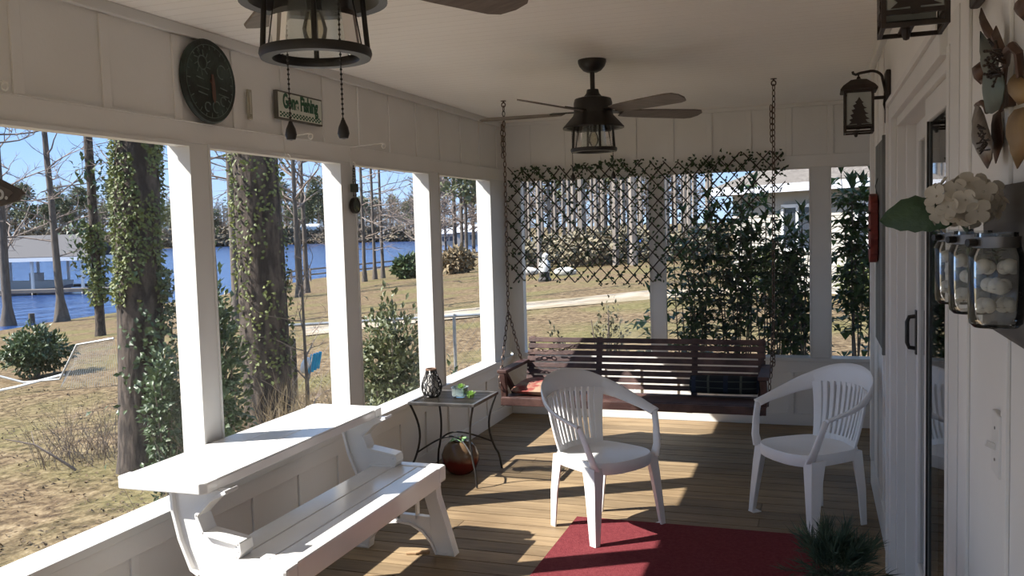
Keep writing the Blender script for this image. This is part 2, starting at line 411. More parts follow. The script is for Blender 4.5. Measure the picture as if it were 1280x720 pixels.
# sliding door
dr = empty('door_1', (XR+0.06, 3.45, 0)); struct(dr, 'white framed sliding glass door in the right wall', 'door')
mb = MB()
mb.box(XR+0.0, XR+0.13, DY1-0.03, DY1, 0.02, DZ); mb.box(XR+0.035, XR+0.13, DY1-0.06, DY1-0.03, 0.02, DZ)
mb.box(XR+0.002, XR+0.13, DY0, DY0+0.012, 0.02, DZ); mb.box(XR+0.0, XR+0.13, DY0+0.03, DY1-0.035, DZ-0.035, DZ)
mb.build('door_frame', TRIM, dr, bevel=0.003)
sl = MB()
x0, x1 = XR+0.073, XR+0.11
ya, yb = 3.22, DY1-0.06
sl.box(x0, x1, yb-0.08, yb, 0.06, DZ-0.035); sl.box(x0, x1, ya, ya+0.06, 0.06, DZ-0.035)
sl.box(x0, x1, ya+0.06, yb-0.08, 0.06, 0.16); sl.box(x0, x1, ya+0.06, yb-0.08, DZ-0.115, DZ-0.035)
ds = sl.build('door_panel', TRIM, dr, bevel=0.003)
MB().box(x0+0.012, x0+0.018, ya+0.06, yb-0.08, 0.16, DZ-0.115).build('glass_pane', DOORGLASS, ds)
so = MB(); w0, w1 = XR+0.016, XR+0.052; oa, ob = DY0+0.014, 3.33
so.box(w0, w1, ob-0.055, ob, 0.05, DZ-0.035); so.box(w0, w1, oa, oa+0.07, 0.05, DZ-0.035); so.box(w0, w1, oa+0.07, ob-0.055, 0.05, 0.15); so.box(w0, w1, oa+0.07, ob-0.055, DZ-0.115, DZ-0.035)
do = so.build('door_panel', TRIM, dr, bevel=0.003)
MB().box(w0+0.008, w0+0.014, oa+0.07, ob-0.055, 0.15, DZ-0.115).build('glass_pane', DOORGLASS, do)
MB().box(w0-0.001, w0+0.006, ob-0.062, ob-0.055, 0.15, DZ-0.115).build('glazing_bead', BLACK, do)
hb = MB()
hb.tube([V(x0, 4.15, 1.23), V(x0-0.030, 4.15, 1.226), V(x0-0.038, 4.15, 1.205), V(x0-0.038, 4.15, 1.115), V(x0-0.030, 4.15, 1.094), V(x0, 4.15, 1.09)], 0.009, 8)
hb.box(x0-0.006, x0, 4.13, 4.17, 1.065, 1.255)
h_ = hb.build('door_handle', BLACK, dr); h_['label'] = 'black D shaped door handle'
tr = MB()
tr.box(XR-0.03, XR+0.13, DY0, DY1, 0, 0.02)
for q in (0.01, 0.045, 0.075, 0.11): tr.box(XR+q, XR+q+0.012, DY0, DY1-0.036, 0.02, 0.045)
tr.build('door_track', mat('sill_aluminium', (0.55,0.54,0.52), (0.45,0.44,0.42), scale=10, rough=0.4, metal=0.5), dr, bevel=0.001)
# dim room behind the glass
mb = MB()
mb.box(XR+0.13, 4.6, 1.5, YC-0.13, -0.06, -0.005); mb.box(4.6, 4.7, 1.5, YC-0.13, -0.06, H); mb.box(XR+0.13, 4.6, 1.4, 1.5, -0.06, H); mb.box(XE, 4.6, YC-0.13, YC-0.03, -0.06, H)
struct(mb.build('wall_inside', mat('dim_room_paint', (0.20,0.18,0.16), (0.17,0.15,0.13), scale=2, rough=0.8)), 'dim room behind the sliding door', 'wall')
# near end of the porch, behind the camera
mb = MB().box(XL-WT, XR, YN-WT, YN, -0.03, ZS).box(XL-WT, XR, YN-WT, YN, ZH, H)
for p in (XL-WT, -1.2, XR-0.12): mb.box(p, p+0.12, YN-WT, YN, ZS, ZH)
struct(mb.build('wall_near', WHITE), 'white half wall at the near end of the porch', 'wall')
# skirt of the porch down to the ground
mb = MB().box(XL-WT, XL-0.02, YN, D+WT, -0.9, -0.03).box(XL-WT, XE, D+0.02, D+WT, -0.9, -0.03)
struct(mb.build('wall_skirt', WHITE), 'white skirt under the porch', 'wall')

# ------------------------------------------------------------------ bench that folds into a table
def bench():
    t = thing('convertible_bench', 'white resin bench with raised tabletop against the left screen wall', 'bench', (-2.15, 3.43, 0))
    # tabletop: three long planks between two end caps
    z0, z1 = 0.700, 0.740
    x0, x1, y0, y1 = -2.568, -2.152, 2.69, 4.145
    w = (x1-x0-0.012)/3
    for k in range(3):
        a = x0 + 0.006 + k*w
        MB().box(a+0.0015, a+w-0.0015, y0+0.085, y1-0.085, z0+0.004, z1-0.002).build('tabletop_plank', BENCHP, t, bevel=0.004)
    mb = MB().box(x1-0.016, x1-0.004, y0+0.085, y1-0.085, z0-0.005, z1-0.008).box(x0+0.004, x0+0.016, y0+0.085, y1-0.085, z0-0.005, z1-0.008)
    mb.build('tabletop_rail', BENCHP, t, bevel=0.003)
    for a, b, s in ((y0, y0+0.085, 1), (y1-0.085, y1, -1)):
        mb = MB()
        o = 0.022
        poly = [(x0, a+o if s > 0 else a), (x0+o, a) if s > 0 else (x0, b-o), (x1-o, a) if s > 0 else (x0+o, b), (x1, a+o) if s > 0 else (x1-o, b), (x1, b) if s > 0 else (x1, b-o), (x0, b) if s > 0 else (x1, a)]
        mb.prism(poly, lambda u, v, w_: V(u, v, w_), z0-0.004, z1)
        mb.build('tabletop_end_cap', BENCHP, t, bevel=0.005)
    # seat
    z1 = 0.448; x0, x1, y0, y1 = -2.19, -1.812, 2.69, 4.165
    w = (x1-x0-0.012)/3
    for k in range(3):
        a = x0 + 0.006 + k*w
        MB().box(a+0.0015, a+w-0.0015, y0+0.085, y1-0.085, z1-0.035, z1-0.002).build('seat_plank', BENCHP, t, bevel=0.004)
    MB().box(x1-0.022, x1-0.006, y0+0.06, y1-0.06, z1-0.100, z1-0.006).box(x0+0.006, x0+0.022, y0+0.06, y1-0.06, z1-0.100, z1-0.006).build('seat_rail', BENCHP, t, bevel=0.003)
    for a, b in ((y0, y0+0.085), (y1-0.085, y1)):
        MB().box(x0, x1, a, b, z1-0.085, z1).build('seat_end_cap', BENCHP, t, bevel=0.014)
    # brackets that carry the tabletop
    prof = [(-2.345,0.698),(-2.340,0.606),(-2.315,0.50),(-2.268,0.385),(-2.232,0.365),(-2.19,0.40),(-2.19,0.445),(-2.055,0.452),(-2.042,0.475),(-2.046,0.505),(-2.085,0.512),(-2.205,0.532),(-2.232,0.60),(-2.165,0.665),(-2.095,0.698)]
    web = [(-2.322,0.695),(-2.318,0.61),(-2.293,0.51),(-2.252,0.41),(-2.20,0.445),(-2.07,0.462),(-2.19,0.495),(-2.228,0.52),(-2.258,0.60),(-2.19,0.672),(-2.14,0.695)]
    for a, b in ((2.735, 2.815), (4.045, 4.125)):
        mb = MB()
        mb.prism(prof, lambda u, v, w_: V(u, w_, v), (a+b)/2-0.022, (a+b)/2+0.022)
        n = len(prof)                                          # flange round the web
        for i in range(n-1):
            if i == n-1: continue
            p, q = V(prof[i][0], 0, prof[i][1]), V(prof[i+1][0], 0, prof[i+1][1])
            d = (q-p); L = d.length; d.normalize(); nrm = V(d.z, 0, -d.x)
            if nrm.dot(V(-2.24, 0, 0.58)-p) < 0 and i in (): nrm = -nrm
            c = (p+q)/2 + V(0, (a+b)/2, 0)
            mb.obox(c, d*(L/2+0.003), V(0, (b-a)/2, 0), nrm*0.007)
        br = mb.build('tabletop_bracket', BENCHP, t, bevel=0.002)
        hb = MB()
        hb.tube([V(-2.062, a+0.006, 0.468), V(-2.062, b-0.006, 0.468)], 0.019, 12)
        hb.tube([V(-2.05, a+0.02, 0.500), V(-2.05, b-0.02, 0.500)], 0.011, 10)
        hb.build('hinge_pivot', BENCHP, br)
    # arched legs
    out = [(-1.835,0.365),(-1.83,0.30),(-1.80,0.20),(-1.765,0.08),(-1.742,0.0),(-1.84,0.0),(-1.868,0.062),(-1.915,0.115),(-1.98,0.148),(-2.05,0.155),(-2.12,0.145),(-2.18,0.11),(-2.222,0.05),(-2.232,0.0),(-2.31,0.0),(-2.30,0.08),(-2.27,0.20),(-2.235,0.30),(-2.20,0.365)]
    for a, b in ((2.745, 2.805), (4.06, 4.12)):
        mb = MB()
        hole = [(-1.985,0.34),(-1.90,0.34),(-1.872,0.215),(-1.985,0.20)]
        # web split round a window so that light shows through it
        L1 = [(-1.835,0.365),(-1.83,0.30),(-1.80,0.20),(-1.765,0.08),(-1.742,0.0),(-1.84,0.0),(-1.868,0.062),(-1.872,0.19),(-1.915,0.345),(-1.915,0.365)]
        L2 = [(-1.872,0.19),(-1.868,0.062),(-1.915,0.115),(-1.98,0.148),(-2.05,0.155),(-2.12,0.145),(-2.18,0.11),(-2.18,0.20)]
        L3 = [(-2.18,0.365),(-2.18,0.20),(-2.18,0.11),(-2.222,0.05),(-2.232,0.0),(-2.31,0.0),(-2.30,0.08),(-2.27,0.20),(-2.235,0.30),(-2.20,0.365)]
        L2b = [(-1.915,0.365),(-1.915,0.345),(-2.18,0.345),(-2.18,0.365)]
        for P in (L1, L2, L3, L2b): mb.prism(P, lambda u, v, w_: V(u, w_, v), a+0.012, b-0.012)
        mb.box(-1.955, -1.945, a+0.012, b-0.012, 0.17, 0.35); mb.box(-2.06, -2.04, a+0.012, b-0.012, 0.17, 0.35)
        for P in (out[0:5], out[5:14], out[14:19]):
            for i in range(len(P)-1):
                p, q = V(P[i][0], 0, P[i][1]), V(P[i+1][0], 0, P[i+1][1])
                d = q-p; L = d.length; d.normalize()
                mb.obox((p+q)/2+V(0, (a+b)/2, 0), d*(L/2+0.002), V(0, (b-a)/2, 0), V(d.z, 0, -d.x)*0.006)
        mb.box(-1.842, -1.742, a, b, 0, 0.012); mb.box(-2.31, -2.23, a, b, 0, 0.012)
        mb.build('leg_frame', BENCHP, t, bevel=0.002)
    MB().box(-2.06, -2.03, 2.80, 4.06, 0.30, 0.34).build('stretcher', BENCHP, t, bevel=0.003)
bench()

# ------------------------------------------------------------------ moulded plastic armchairs
def chair_meshes(t):
    def ell(c, a, b, n=14):
        return [c + a*math.cos(2*PI*k/n) + b*math.sin(2*PI*k/n) for k in range(n)]
    # seat: dished plate with a skirt
    def outline(s=1.0, n=40):
        pts = []
        for k in range(n):
            a = 2*PI*k/n; c, s_ = math.cos(a), math.sin(a)
            e = 0.55
            x = math.copysign(abs(c)**e, c)*0.215; yw = 0.235 - 0.04*(0.215-x)/0.43
            yy = math.copysign(abs(s_)**e, s_)*yw
            if x > 0.1: x += 0.035*(1-(yy/0.235)**2)*((x-0.1)/0.115)
            pts.append((x*s, yy*s))
        return pts
    def seatz(x, y): return 0.425 - 0.022*(1-(y/0.24)**2)*(1-((x+0.03)/0.25)**2) + 0.012*max(0, x-0.1)/0.1*0
    rings = []
    for s, dz in ((0.985, -0.062), (1.0, -0.05), (1.0, -0.008), (0.985, 0.0), (0.9, -0.004)):
        rings.append([V(x, y, 0.425+dz) for x, y in outline(s)])
    for s in (0.75, 0.5, 0.25, 0.05):
        rings.append([V(x, y, seatz(x, y)-0.003) for x, y in outline(s)])
    inner = []
    mb = MB(); mb.loft(rings, cap=False)
    mb.add([p for p in rings[-1]], [tuple(range(len(rings[-1])))], True)
    under = [[V(x, y, 0.405) for x, y in outline(0.96)], [V(x, y, 0.395) for x, y in outline(0.5)]]
    mb.loft([[V(x, y, 0.363) for x, y in outline(0.985)], [V(x, y, 0.363) for x, y in outline(0.965)], under[0], under[1]], cap=False)
    mb.add(under[1], [tuple(range(len(under[1])))], True)
    mb.build('seat', PLASTIC, t, local=True, sharp=50)
    # hoop: one broad band that is headrest in the middle and arms at the sides
    key = [(0.135,0.290,0.618), (0.06,0.298,0.638), (-0.04,0.299,0.665), (-0.13,0.275,0.700), (-0.21,0.225,0.733), (-0.262,0.145,0.765), (-0.285,0.05,0.780)]
    wid = [0.030, 0.031, 0.034, 0.040, 0.049, 0.058, 0.064]    # half height of the band
    path = [V(*k) for k in key] + [V(k[0], -k[1], k[2]) for k in key[::-1]]
    W = wid + wid[::-1]
    # resample
    def cr(P, i, u):
        p0, p1, p2, p3 = P[max(i-1,0)], P[i], P[min(i+1,len(P)-1)], P[min(i+2,len(P)-1)]
        return 0.5*((2*p1)+(p2-p0)*u+(2*p0-5*p1+4*p2-p3)*u*u+(3*p1-p0-3*p2+p3)*u**3)
    pts = []; ws = []
    for i in range(len(path)-1):
        for u in (0, .33, .66): pts.append(cr(path, i, u)); ws.append(cr(W, i, u))
    pts.append(path[-1]); ws.append(W[-1])
    N = len(pts); rings = []
    for i, p in enumerate(pts):
        t_ = (pts[min(i+1,N-1)]-pts[max(i-1,0)]).normalized()
        f = abs(2*i/(N-1)-1)                                  # 1 at the arm tips, 0 at the middle of the back
        flat = min(1, max(0, (f-0.45)/0.4))                   # arms lie flat, the back stands up
        outv = V(p.x+0.02, p.y, 0); outv.normalize()
        up = V(0,0,1)
        side = t_.cross(up).normalized(); up2 = side.cross(t_).normalized()
        ang = flat*math.radians(64)
        wide = up2*math.cos(ang) + side*math.sin(ang)*(1 if side.dot(outv) > 0 else -1)*1.0
        wide = (wide + outv*0.22*(1-flat)).normalized()
        thick = t_.cross(wide).normalized()
        rings.append([p + wide*math.cos(2*PI*k/14)*ws[i] + thick*math.sin(2*PI*k/14)*0.011 for k in range(14)])
    a, b = 12, N-13
    MB().loft(rings[a:b+1]).build('top_rail', PLASTIC, t, local=True, sharp=80)
    for rr in (rings[:a+1], rings[b:]):
        MB().loft(rr).build('armrest', PLASTIC, t, local=True, sharp=80)
    # backrest: a solid foot, two broad stiles and nine slim ribs fanning out below the top rail
    mb = MB()
    def bk(u, v):                                              # u -1..1 across, v 0..1 up
        half = 0.165 + 0.055*v
        y = u*half
        x = -0.195 - 0.080*v - 0.045*v*(1-v) + 0.075*u*u*(0.6+0.5*v)
        return V(x, y, 0.395 + v*0.355 - 0.02*u*u*v)
    def strip(u0, u1, v0, v1, th=0.007, n=8):
        rs = []
        for i in range(n+1):
            v = v0+(v1-v0)*i/n
            a0, a1 = bk(u0, v), bk(u1, v); dx = V(th, 0, 0.2*th)
            rs.append([a0-dx, a1-dx, a1+dx, a0+dx])
        mb.loft(rs, smooth=False)
    strip(-1.0, -0.80, 0.0, 0.98); strip(0.80, 1.0, 0.0, 0.98)
    nb = 9
    for k in range(nb):
        u = -0.80 + 1.60*(k+0.5)/nb
        strip(u-0.052, u+0.052, 0.12, 0.97)
    for k in range(8): strip(-0.82+0.205*k, -0.82+0.205*(k+1), 0.0, 0.15)
    mb.build('backrest', PLASTIC, t, local=True, bevel=0.002)
    # legs: front ones are angled channels running on up into the arm posts
    for s in (-1, 1):
        mb = MB(); rs = []
        for z, x, y, w in ((0.0, 0.205, 0.262, 0.028), (0.012, 0.204, 0.261, 0.028), (0.15, 0.196, 0.252, 0.038), (0.30, 0.186, 0.241, 0.049), (0.40, 0.176, 0.232, 0.058)):
            th = 0.011; c = V(x+0.012, y+0.012, z)
            L_ = [(0,0), (-w*1.55,0), (-w*1.55,-th), (-th,-th), (-th,-w*1.25), (0,-w*1.25)]
            rs.append([V(c.x+px, s*(c.y+py), z) for px, py in L_])
        mb.loft(rs, smooth=False)
        fl = MB()
        mb.prism([(0.165,0.222), (0.219,0.222), (0.219,0.274), (0.165,0.274)], lambda u, v, w_: V(u, s*v, w_), 0, 0.006)
        mb.build('leg', PLASTIC, t, local=True, bevel=0.002)
        pm = MB(); rs = []
        for z, x, y, ax, ay in ((0.392, 0.184, 0.226, 0.030, 0.012), (0.45, 0.180, 0.252, 0.025, 0.013), (0.55, 0.155, 0.276, 0.021, 0.012), (0.622, 0.132, 0.290, 0.021, 0.013)):
            rs.append(ell(V(x, s*y, z), V(ax,0,0), V(0,ay,0)))
        pm.loft(rs).build('arm_post', PLASTIC, t, local=True, sharp=80)
    for s in (-1, 1):
        mb = MB(); rs = []
        for z, x, y, w in ((0.0, -0.205, 0.180, 0.024), (0.012, -0.205, 0.180, 0.024), (0.2, -0.196, 0.183, 0.034), (0.41, -0.175, 0.178, 0.046)):
            th = 0.011; c = V(x-0.012, y+0.010, z)
            L_ = [(0,0), (w*1.5,0), (w*1.5,-th), (th,-th), (th,-w*1.2), (0,-w*1.2)]
            rs.append([V(c.x+px, s*(c.y+py), z) for px, py in L_])
        mb.loft(rs, smooth=False); mb.build('leg', PLASTIC, t, local=True, bevel=0.002)
c1 = thing('plastic_armchair', 'white plastic armchair standing in the sun with a front leg on the red rug', 'chair', (-1.113, 4.684, 0), math.radians(-31.5), 'white plastic armchairs')
chair_meshes(c1)
c2 = copy_tree(c1); c2.location = (-0.028, 5.075, 0); c2.rotation_euler.z = math.radians(-141)
c2['label'] = 'white plastic armchair in the shade beside the house wall'

# ------------------------------------------------------------------ porch swing
def link_chain(mb, a, b, pitch=0.036, r=0.0033, sag=0.0, lw=0.0105):
    a = Vector(a); b = Vector(b); L = (b-a).length; n = max(2, int(L/pitch))
    pts = []
    for i in range(n+1):
        t_ = i/n; p = a.lerp(b, t_); p.z -= sag*4*t_*(1-t_); pts.append(p)
    for i in range(n):
        p, q = pts[i], pts[i+1]; d = (q-p); l = d.length; d.normalize(); c = (p+q)/2
        s1 = d.orthogonal().normalized(); s2 = d.cross(s1)
        s = s1 if i % 2 else s2
        h = l/2+0.0035
        oval = [c + d*(h*math.cos(2*PI*k/10)) + s*(lw*math.sin(2*PI*k/10)) for k in range(10)]
        mb.tube(oval, r, 5, closed=True)
def swing():
    t = thing('porch_swing', 'brown red slatted porch swing hanging on chains by the back wall', 'swing', (-1.21, 6.15, 0.33))
    xl, xr = -2.10, -0.335
    # seat slats, front one a deep apron
    ys = [5.93+0.085*k for k in range(6)]
    for k, y in enumerate(ys):
        z = 0.450 - 0.007*k
        MB().box(xl-0.03, xr+0.03, y, y+0.072, z-0.022, z).build('seat_slat', SWINGW, t, bevel=0.003)
    MB().box(xl-0.03, xr+0.03, 5.905, 5.928, 0.392, 0.447).build('front_apron', SWINGW, t, bevel=0.003)
    for x in (xl+0.02, -1.50, -0.80, xr-0.02):
        MB().box(x-0.02, x+0.02, 5.93, 6.42, 0.385, 0.405).build('seat_bearer', SWINGW, t, bevel=0.002)
    # back slats, leaning
    z0, y0 = 0.462, 6.41
    for k in range(8):
        z = z0 + 0.0468*k; y = y0 + 0.014*k
        MB().obox(V((xl+xr)/2, y, z), V((xr-xl)/2, 0, 0), V(0, 0.008, -0.002), V(0, 0.0053, 0.0175)).build('back_slat', SWINGW, t, bevel=0.002)
    for x in (xl+0.03, -1.54, -0.83, xr-0.03):
        MB().bar(V(x, 6.405, 0.36), V(x, 6.525, 0.812), 0.042, 0.022, up=(0,1,0)).build('back_stile', SWINGW, t, bevel=0.002)
    for x, s in ((xl-0.015, -1), (xr+0.015, 1)):
        MB().box(x-0.036, x+0.036, 5.90, 6.44, 0.622, 0.646).build('armrest', SWINGW, t, bevel=0.004)
        MB().bar(V(x, 5.955, 0.450), V(x, 5.925, 0.622), 0.04, 0.045, up=(0,1,0)).build('arm_post', SWINGW, t, bevel=0.003)
        MB().bar(V(x, 6.22, 0.40), V(x, 5.96, 0.62), 0.035, 0.03, up=(0,1,0)).build('arm_brace', SWINGW, t, bevel=0.003)
    # chains
    for hx, ax, hy, s in ((-2.12, xl-0.030, 6.12, -1), (-0.248, xr+0.060, 6.06, 1)):
        sp = V((hx+ax)/2, (hy+6.1)/2, 1.05)
        mb = MB(); link_chain(mb, V(hx, hy, 2.53), sp); link_chain(mb, V(hx-0.018, hy, 2.40), V(hx-0.016, hy, 2.16))
        mb.build('hanging_chain', CHAINM, t)
        mb = MB(); link_chain(mb, sp, V(ax, 5.94, 0.635)); link_chain(mb, V(ax-0.008, 5.93, 0.64), V(ax-0.008, 5.915, 0.515)); mb.build('hanging_chain', CHAINM, t)
        mb = MB(); link_chain(mb, sp, V(ax, 6.40, 0.64)); mb.build('hanging_chain', CHAINM, t)
        mb = MB()
        mb.tube([V(hx+0.014*math.cos(a), hy, 2.540+0.016*math.sin(a)) for a in [2*PI*k/12 for k in range(12)]], 0.0045, 6, closed=True)
        mb.lathe([(0.006, 2.553), (0.006, H-0.004), (0.02, H-0.004), (0.02, H)], 10, (hx, hy, 0))
        mb.build('ceiling_hook', CHAINM, t)
    mb = MB()
    link_chain(mb, V(xl+0.02, 6.425, 0.70), V(xl+0.17, 6.425, 0.715), sag=-0.015)
    mb.build('loose_chain', CHAINM, t); mb = MB(); link_chain(mb, V(xl+0.22, 6.43, 0.72), V(xl+0.42, 6.445, 0.77), sag=0.012)
    o = mb.build('loose_chain', CHAINM, t); o['label'] = 'loose chain end draped over the back'
swing()
def cushion(name, label, m, c, sx, sy, sz, tilt=0.0):
    mb = MB(); nu, nv = 18, 12; rings = []
    Rm = Matrix.Rotation(tilt, 3, 'X')
    for side in (1, -1):
        pass
    vs = []; fs = []
    for side in (1, -1):
        for j in range(nv+1):
            for i in range(nu+1):
                u = -1+2*i/nu; v = -1+2*j/nv
                h = (max(0, 1-u**4)*max(0, 1-v**4))**0.45*sz/2 * (0.85+0.15*math.cos(3*u+2*v))
                p = V(u*sx/2*(1-0.05*v*v), v*sy/2*(1-0.05*u*u), side*h)
                vs.append(V(*c)+Rm @ p)
    for q in (0, 1):
        b = q*(nu+1)*(nv+1)
        for j in range(nv):
            for i in range(nu):
                f = (b+j*(nu+1)+i, b+j*(nu+1)+i+1, b+(j+1)*(nu+1)+i+1, b+(j+1)*(nu+1)+i)
                fs.append(f if q == 0 else f[::-1])
    mb.add(vs, fs, True)
    return tag(mb.build(name, m), label, 'cushion')
def plaid_mat():
    M_ = mat('dark_plaid_cloth', (0.015,0.02,0.028), rough=0.9)
    n = M_.node_tree.nodes; l = M_.node_tree.links; b = n['Principled BSDF']
    tc = n.new('ShaderNodeTexCoord'); sp = n.new('ShaderNodeSeparateXYZ'); l.new(tc.outputs['Object'], sp.inputs[0])
    prev = None
    for ax, f, c in (('X', 9, (0.07,0.075,0.06)), ('Z', 22, (0.05,0.06,0.05)), ('X', 4.5, (0.012,0.018,0.035))):
        a = n.new('ShaderNodeMath'); a.operation = 'MULTIPLY'; a.inputs[1].default_value = f; l.new(sp.outputs[ax], a.inputs[0])
        fr = n.new('ShaderNodeMath'); fr.operation = 'FRACT'; l.new(a.outputs[0], fr.inputs[0])
        gt = n.new('ShaderNodeMath'); gt.operation = 'LESS_THAN'; gt.inputs[1].default_value = 0.14; l.new(fr.outputs[0], gt.inputs[0])
        mx = n.new('ShaderNodeMixRGB'); mx.inputs[2].default_value = (*c, 1); l.new(gt.outputs[0], mx.inputs[0])
        if prev: l.new(prev, mx.inputs[1])
        else: mx.inputs[1].default_value = (0.007,0.009,0.011,1)
        prev = mx.outputs[0]
    l.new(prev, b.inputs['Base Color'])
    return M_
cushion('seat_cushion', 'red and tan patterned cushion on the left end of the swing', mat('red_ikat_cloth', (0.22,0.045,0.036), (0.30,0.21,0.14), scale=13, rough=0.9, lo=0.44, hi=0.6, stretch=(1,1.6,1)), (-1.88, 6.14, 0.492), 0.42, 0.36, 0.10, 0.03)
cushion('seat_cushion', 'dark plaid cushion leaning on the right end of the swing back', plaid_mat(), (-0.61, 6.31, 0.515), 0.48, 0.13, 0.11, 1.45)

# ------------------------------------------------------------------ side table with what stands on and under it
def side_table():
    x0, x1, y0, y1, zt = -2.526, -2.058, 5.205, 5.665, 0.54
    t = thing('side_table', 'black iron side table with slatted top below the left screens', 'table', ((x0+x1)/2, (y0+y1)/2, 0))
    mb = MB()
    for a, b in ((x0, x0+0.022), (x1-0.022, x1)): mb.box(a, b, y0, y1, zt-0.02, zt)
    for a, b in ((y0, y0+0.022), (y1-0.022, y1)): mb.box(x0+0.022, x1-0.022, a, b, zt-0.02, zt)
    mb.build('top_frame', mat('worn_black_iron', (0.06,0.055,0.05), (0.12,0.11,0.10), scale=18, rough=0.4, metal=0.5), t, bevel=0.003)
    g = MB(); k = 0
    x = x0+0.034
    while x < x1-0.03:
        g.box(x, x+0.0055, y0+0.02, y1-0.02, zt-0.009, zt-0.005); x += 0.0165
    for q in range(1, 4):
        yy = y0+(y1-y0)*q/4; g.box(x0+0.02, x1-0.02, yy-0.002, yy+0.002, zt-0.012, zt-0.009)
    g.build('top_grid', mat('worn_iron_slats', (0.035,0.033,0.03), (0.065,0.06,0.055), scale=25, rough=0.4, metal=0.4), t)
    cx, cy = (x0+x1)/2, (y0+y1)/2
    for sx in (-1, 1):
        for sy in (-1, 1):
            P = []
            for i in range(15):
                u = i/14; z = (zt-0.012)*(1-u)
                off = 0.222 - 0.045*math.sin(PI*min(1, u*1.25))**1.0*(1 if u < 0.8 else 1) + (0.018*(max(0, u-0.72)/0.28))
                P.append(V(cx+sx*off*1.0, cy+sy*off, z))
            P[-1].z = 0.004
            MB().tube(P, 0.0075, 8).build('leg', BLACK, t)
    mb = MB()
    for sy in (-1, 1):                                         # bowed stretchers from leg to leg
        P = []
        for i in range(17):
            u = i/16; P.append(V(cx-0.19+0.38*u, cy+sy*(0.195-0.13*math.sin(PI*u)), 0.20+0.085*math.sin(PI*u)))
        mb.tube(P, 0.006, 7)
    mb.build('stretcher', BLACK, t)
side_table()
def lantern_vase():
    t = thing('candle_lantern', 'black openwork pear shaped lantern on the side table', 'lantern', (-2.437, 5.40, 0.54))
    prof = [(0.030,0.0), (0.052,0.012), (0.066,0.045), (0.068,0.075), (0.060,0.108), (0.046,0.140), (0.036,0.165), (0.033,0.185)]
    def rad(z):
        for (r0, a), (r1, b) in zip(prof, prof[1:]):
            if a <= z <= b: return r0+(r1-r0)*(z-a)/(b-a)
        return prof[-1][0]
    mb = MB(); R2 = random.Random(3)
    for k in range(26):                                        # twisted wire net
        a0 = 2*PI*k/26; tw = R2.uniform(0.5, 1.3)*(1 if k % 2 else -1); P = []
        for i in range(15):
            z = 0.185*i/14; a = a0 + tw*z/0.185 + 0.12*math.sin(i*1.9+k)
            P.append(V(rad(z)*math.cos(a), rad(z)*math.sin(a), z))
        mb.tube(P, 0.0036, 5)
    mb.lathe([(0.0,0.0), (0.045,0.0), (0.054,0.008), (0.05,0.014), (0.0,0.014)], 20)
    mb.build('wire_body', BLACK, t, local=True)
    MB().disc_band([(0.030,0.182), (0.037,0.182), (0.037,0.192), (0.030,0.192)], 24).build('rim', mat('worn_copper', (0.35,0.21,0.14), (0.22,0.13,0.09), scale=20, rough=0.5, metal=0.5), t, local=True)
    MB().lathe([(0.0,0.016), (0.036,0.016), (0.046,0.06), (0.040,0.11), (0.026,0.15), (0.0,0.15)], 18).build('glass_liner', mat('smoky_liner', (0.45,0.43,0.40), rough=0.2), t, local=True)
lantern_vase()
LEAFG = mat('succulent_green', (0.20,0.38,0.08), (0.34,0.50,0.14), scale=12, rough=0.5, trans=0.25)
def bowl():
    t = thing('glass_bowl', 'clear square glass bowl on the side table', 'bowl', (-2.250, 5.44, 0.54))
    def sq(r, z, n=24, e=0.45): return [V(math.copysign(abs(math.cos(2*PI*k/n))**e, math.cos(2*PI*k/n))*r, math.copysign(abs(math.sin(2*PI*k/n))**e, math.sin(2*PI*k/n))*r, z) for k in range(n)]
    MB().loft([sq(0.004,0.0), sq(0.038,0.0), sq(0.046,0.010), sq(0.047,0.058), sq(0.052,0.066), sq(0.048,0.066), sq(0.042,0.055), sq(0.040,0.016), sq(0.004,0.012)]).build('bowl_glass', glassy('bowl_glass', (0.86,0.95,0.93), body=0.25, bodycol=(0.75,0.86,0.83)), t, local=True)
bowl()
def succulent(name, label, c, r, n=26, seed=1, group=None):
    R2 = random.Random(seed); mb = MB()
    for i in range(n):
        a = i*2.4; u = i/n; d = V(math.cos(a)*(1-u*0.75), math.sin(a)*(1-u*0.75), 0.25+u*1.2).normalized()
        mb.leaf(V(*c)+V(0,0,r*0.25), d, V(0,0,1), r*(1.05-0.45*u), r*0.55, bend=-0.35)
    for i in range(8):
        a = i*0.8; mb.tube([V(*c)+V(0.3*r*math.cos(a),0.3*r*math.sin(a),0), V(*c)+V(0.5*r*math.cos(a),0.5*r*math.sin(a),r*0.35)], r*0.12, 5)
    return tag(mb.build(name, LEAFG), label, 'plant', group)
succulent('succulent', 'small green succulent poking up at the back of the glass bowl', (-2.252, 5.462, 0.59), 0.036, seed=2)
succulent('succulent', 'plump green succulent against the right side of the glass bowl', (-2.168, 5.425, 0.541), 0.048, seed=5)
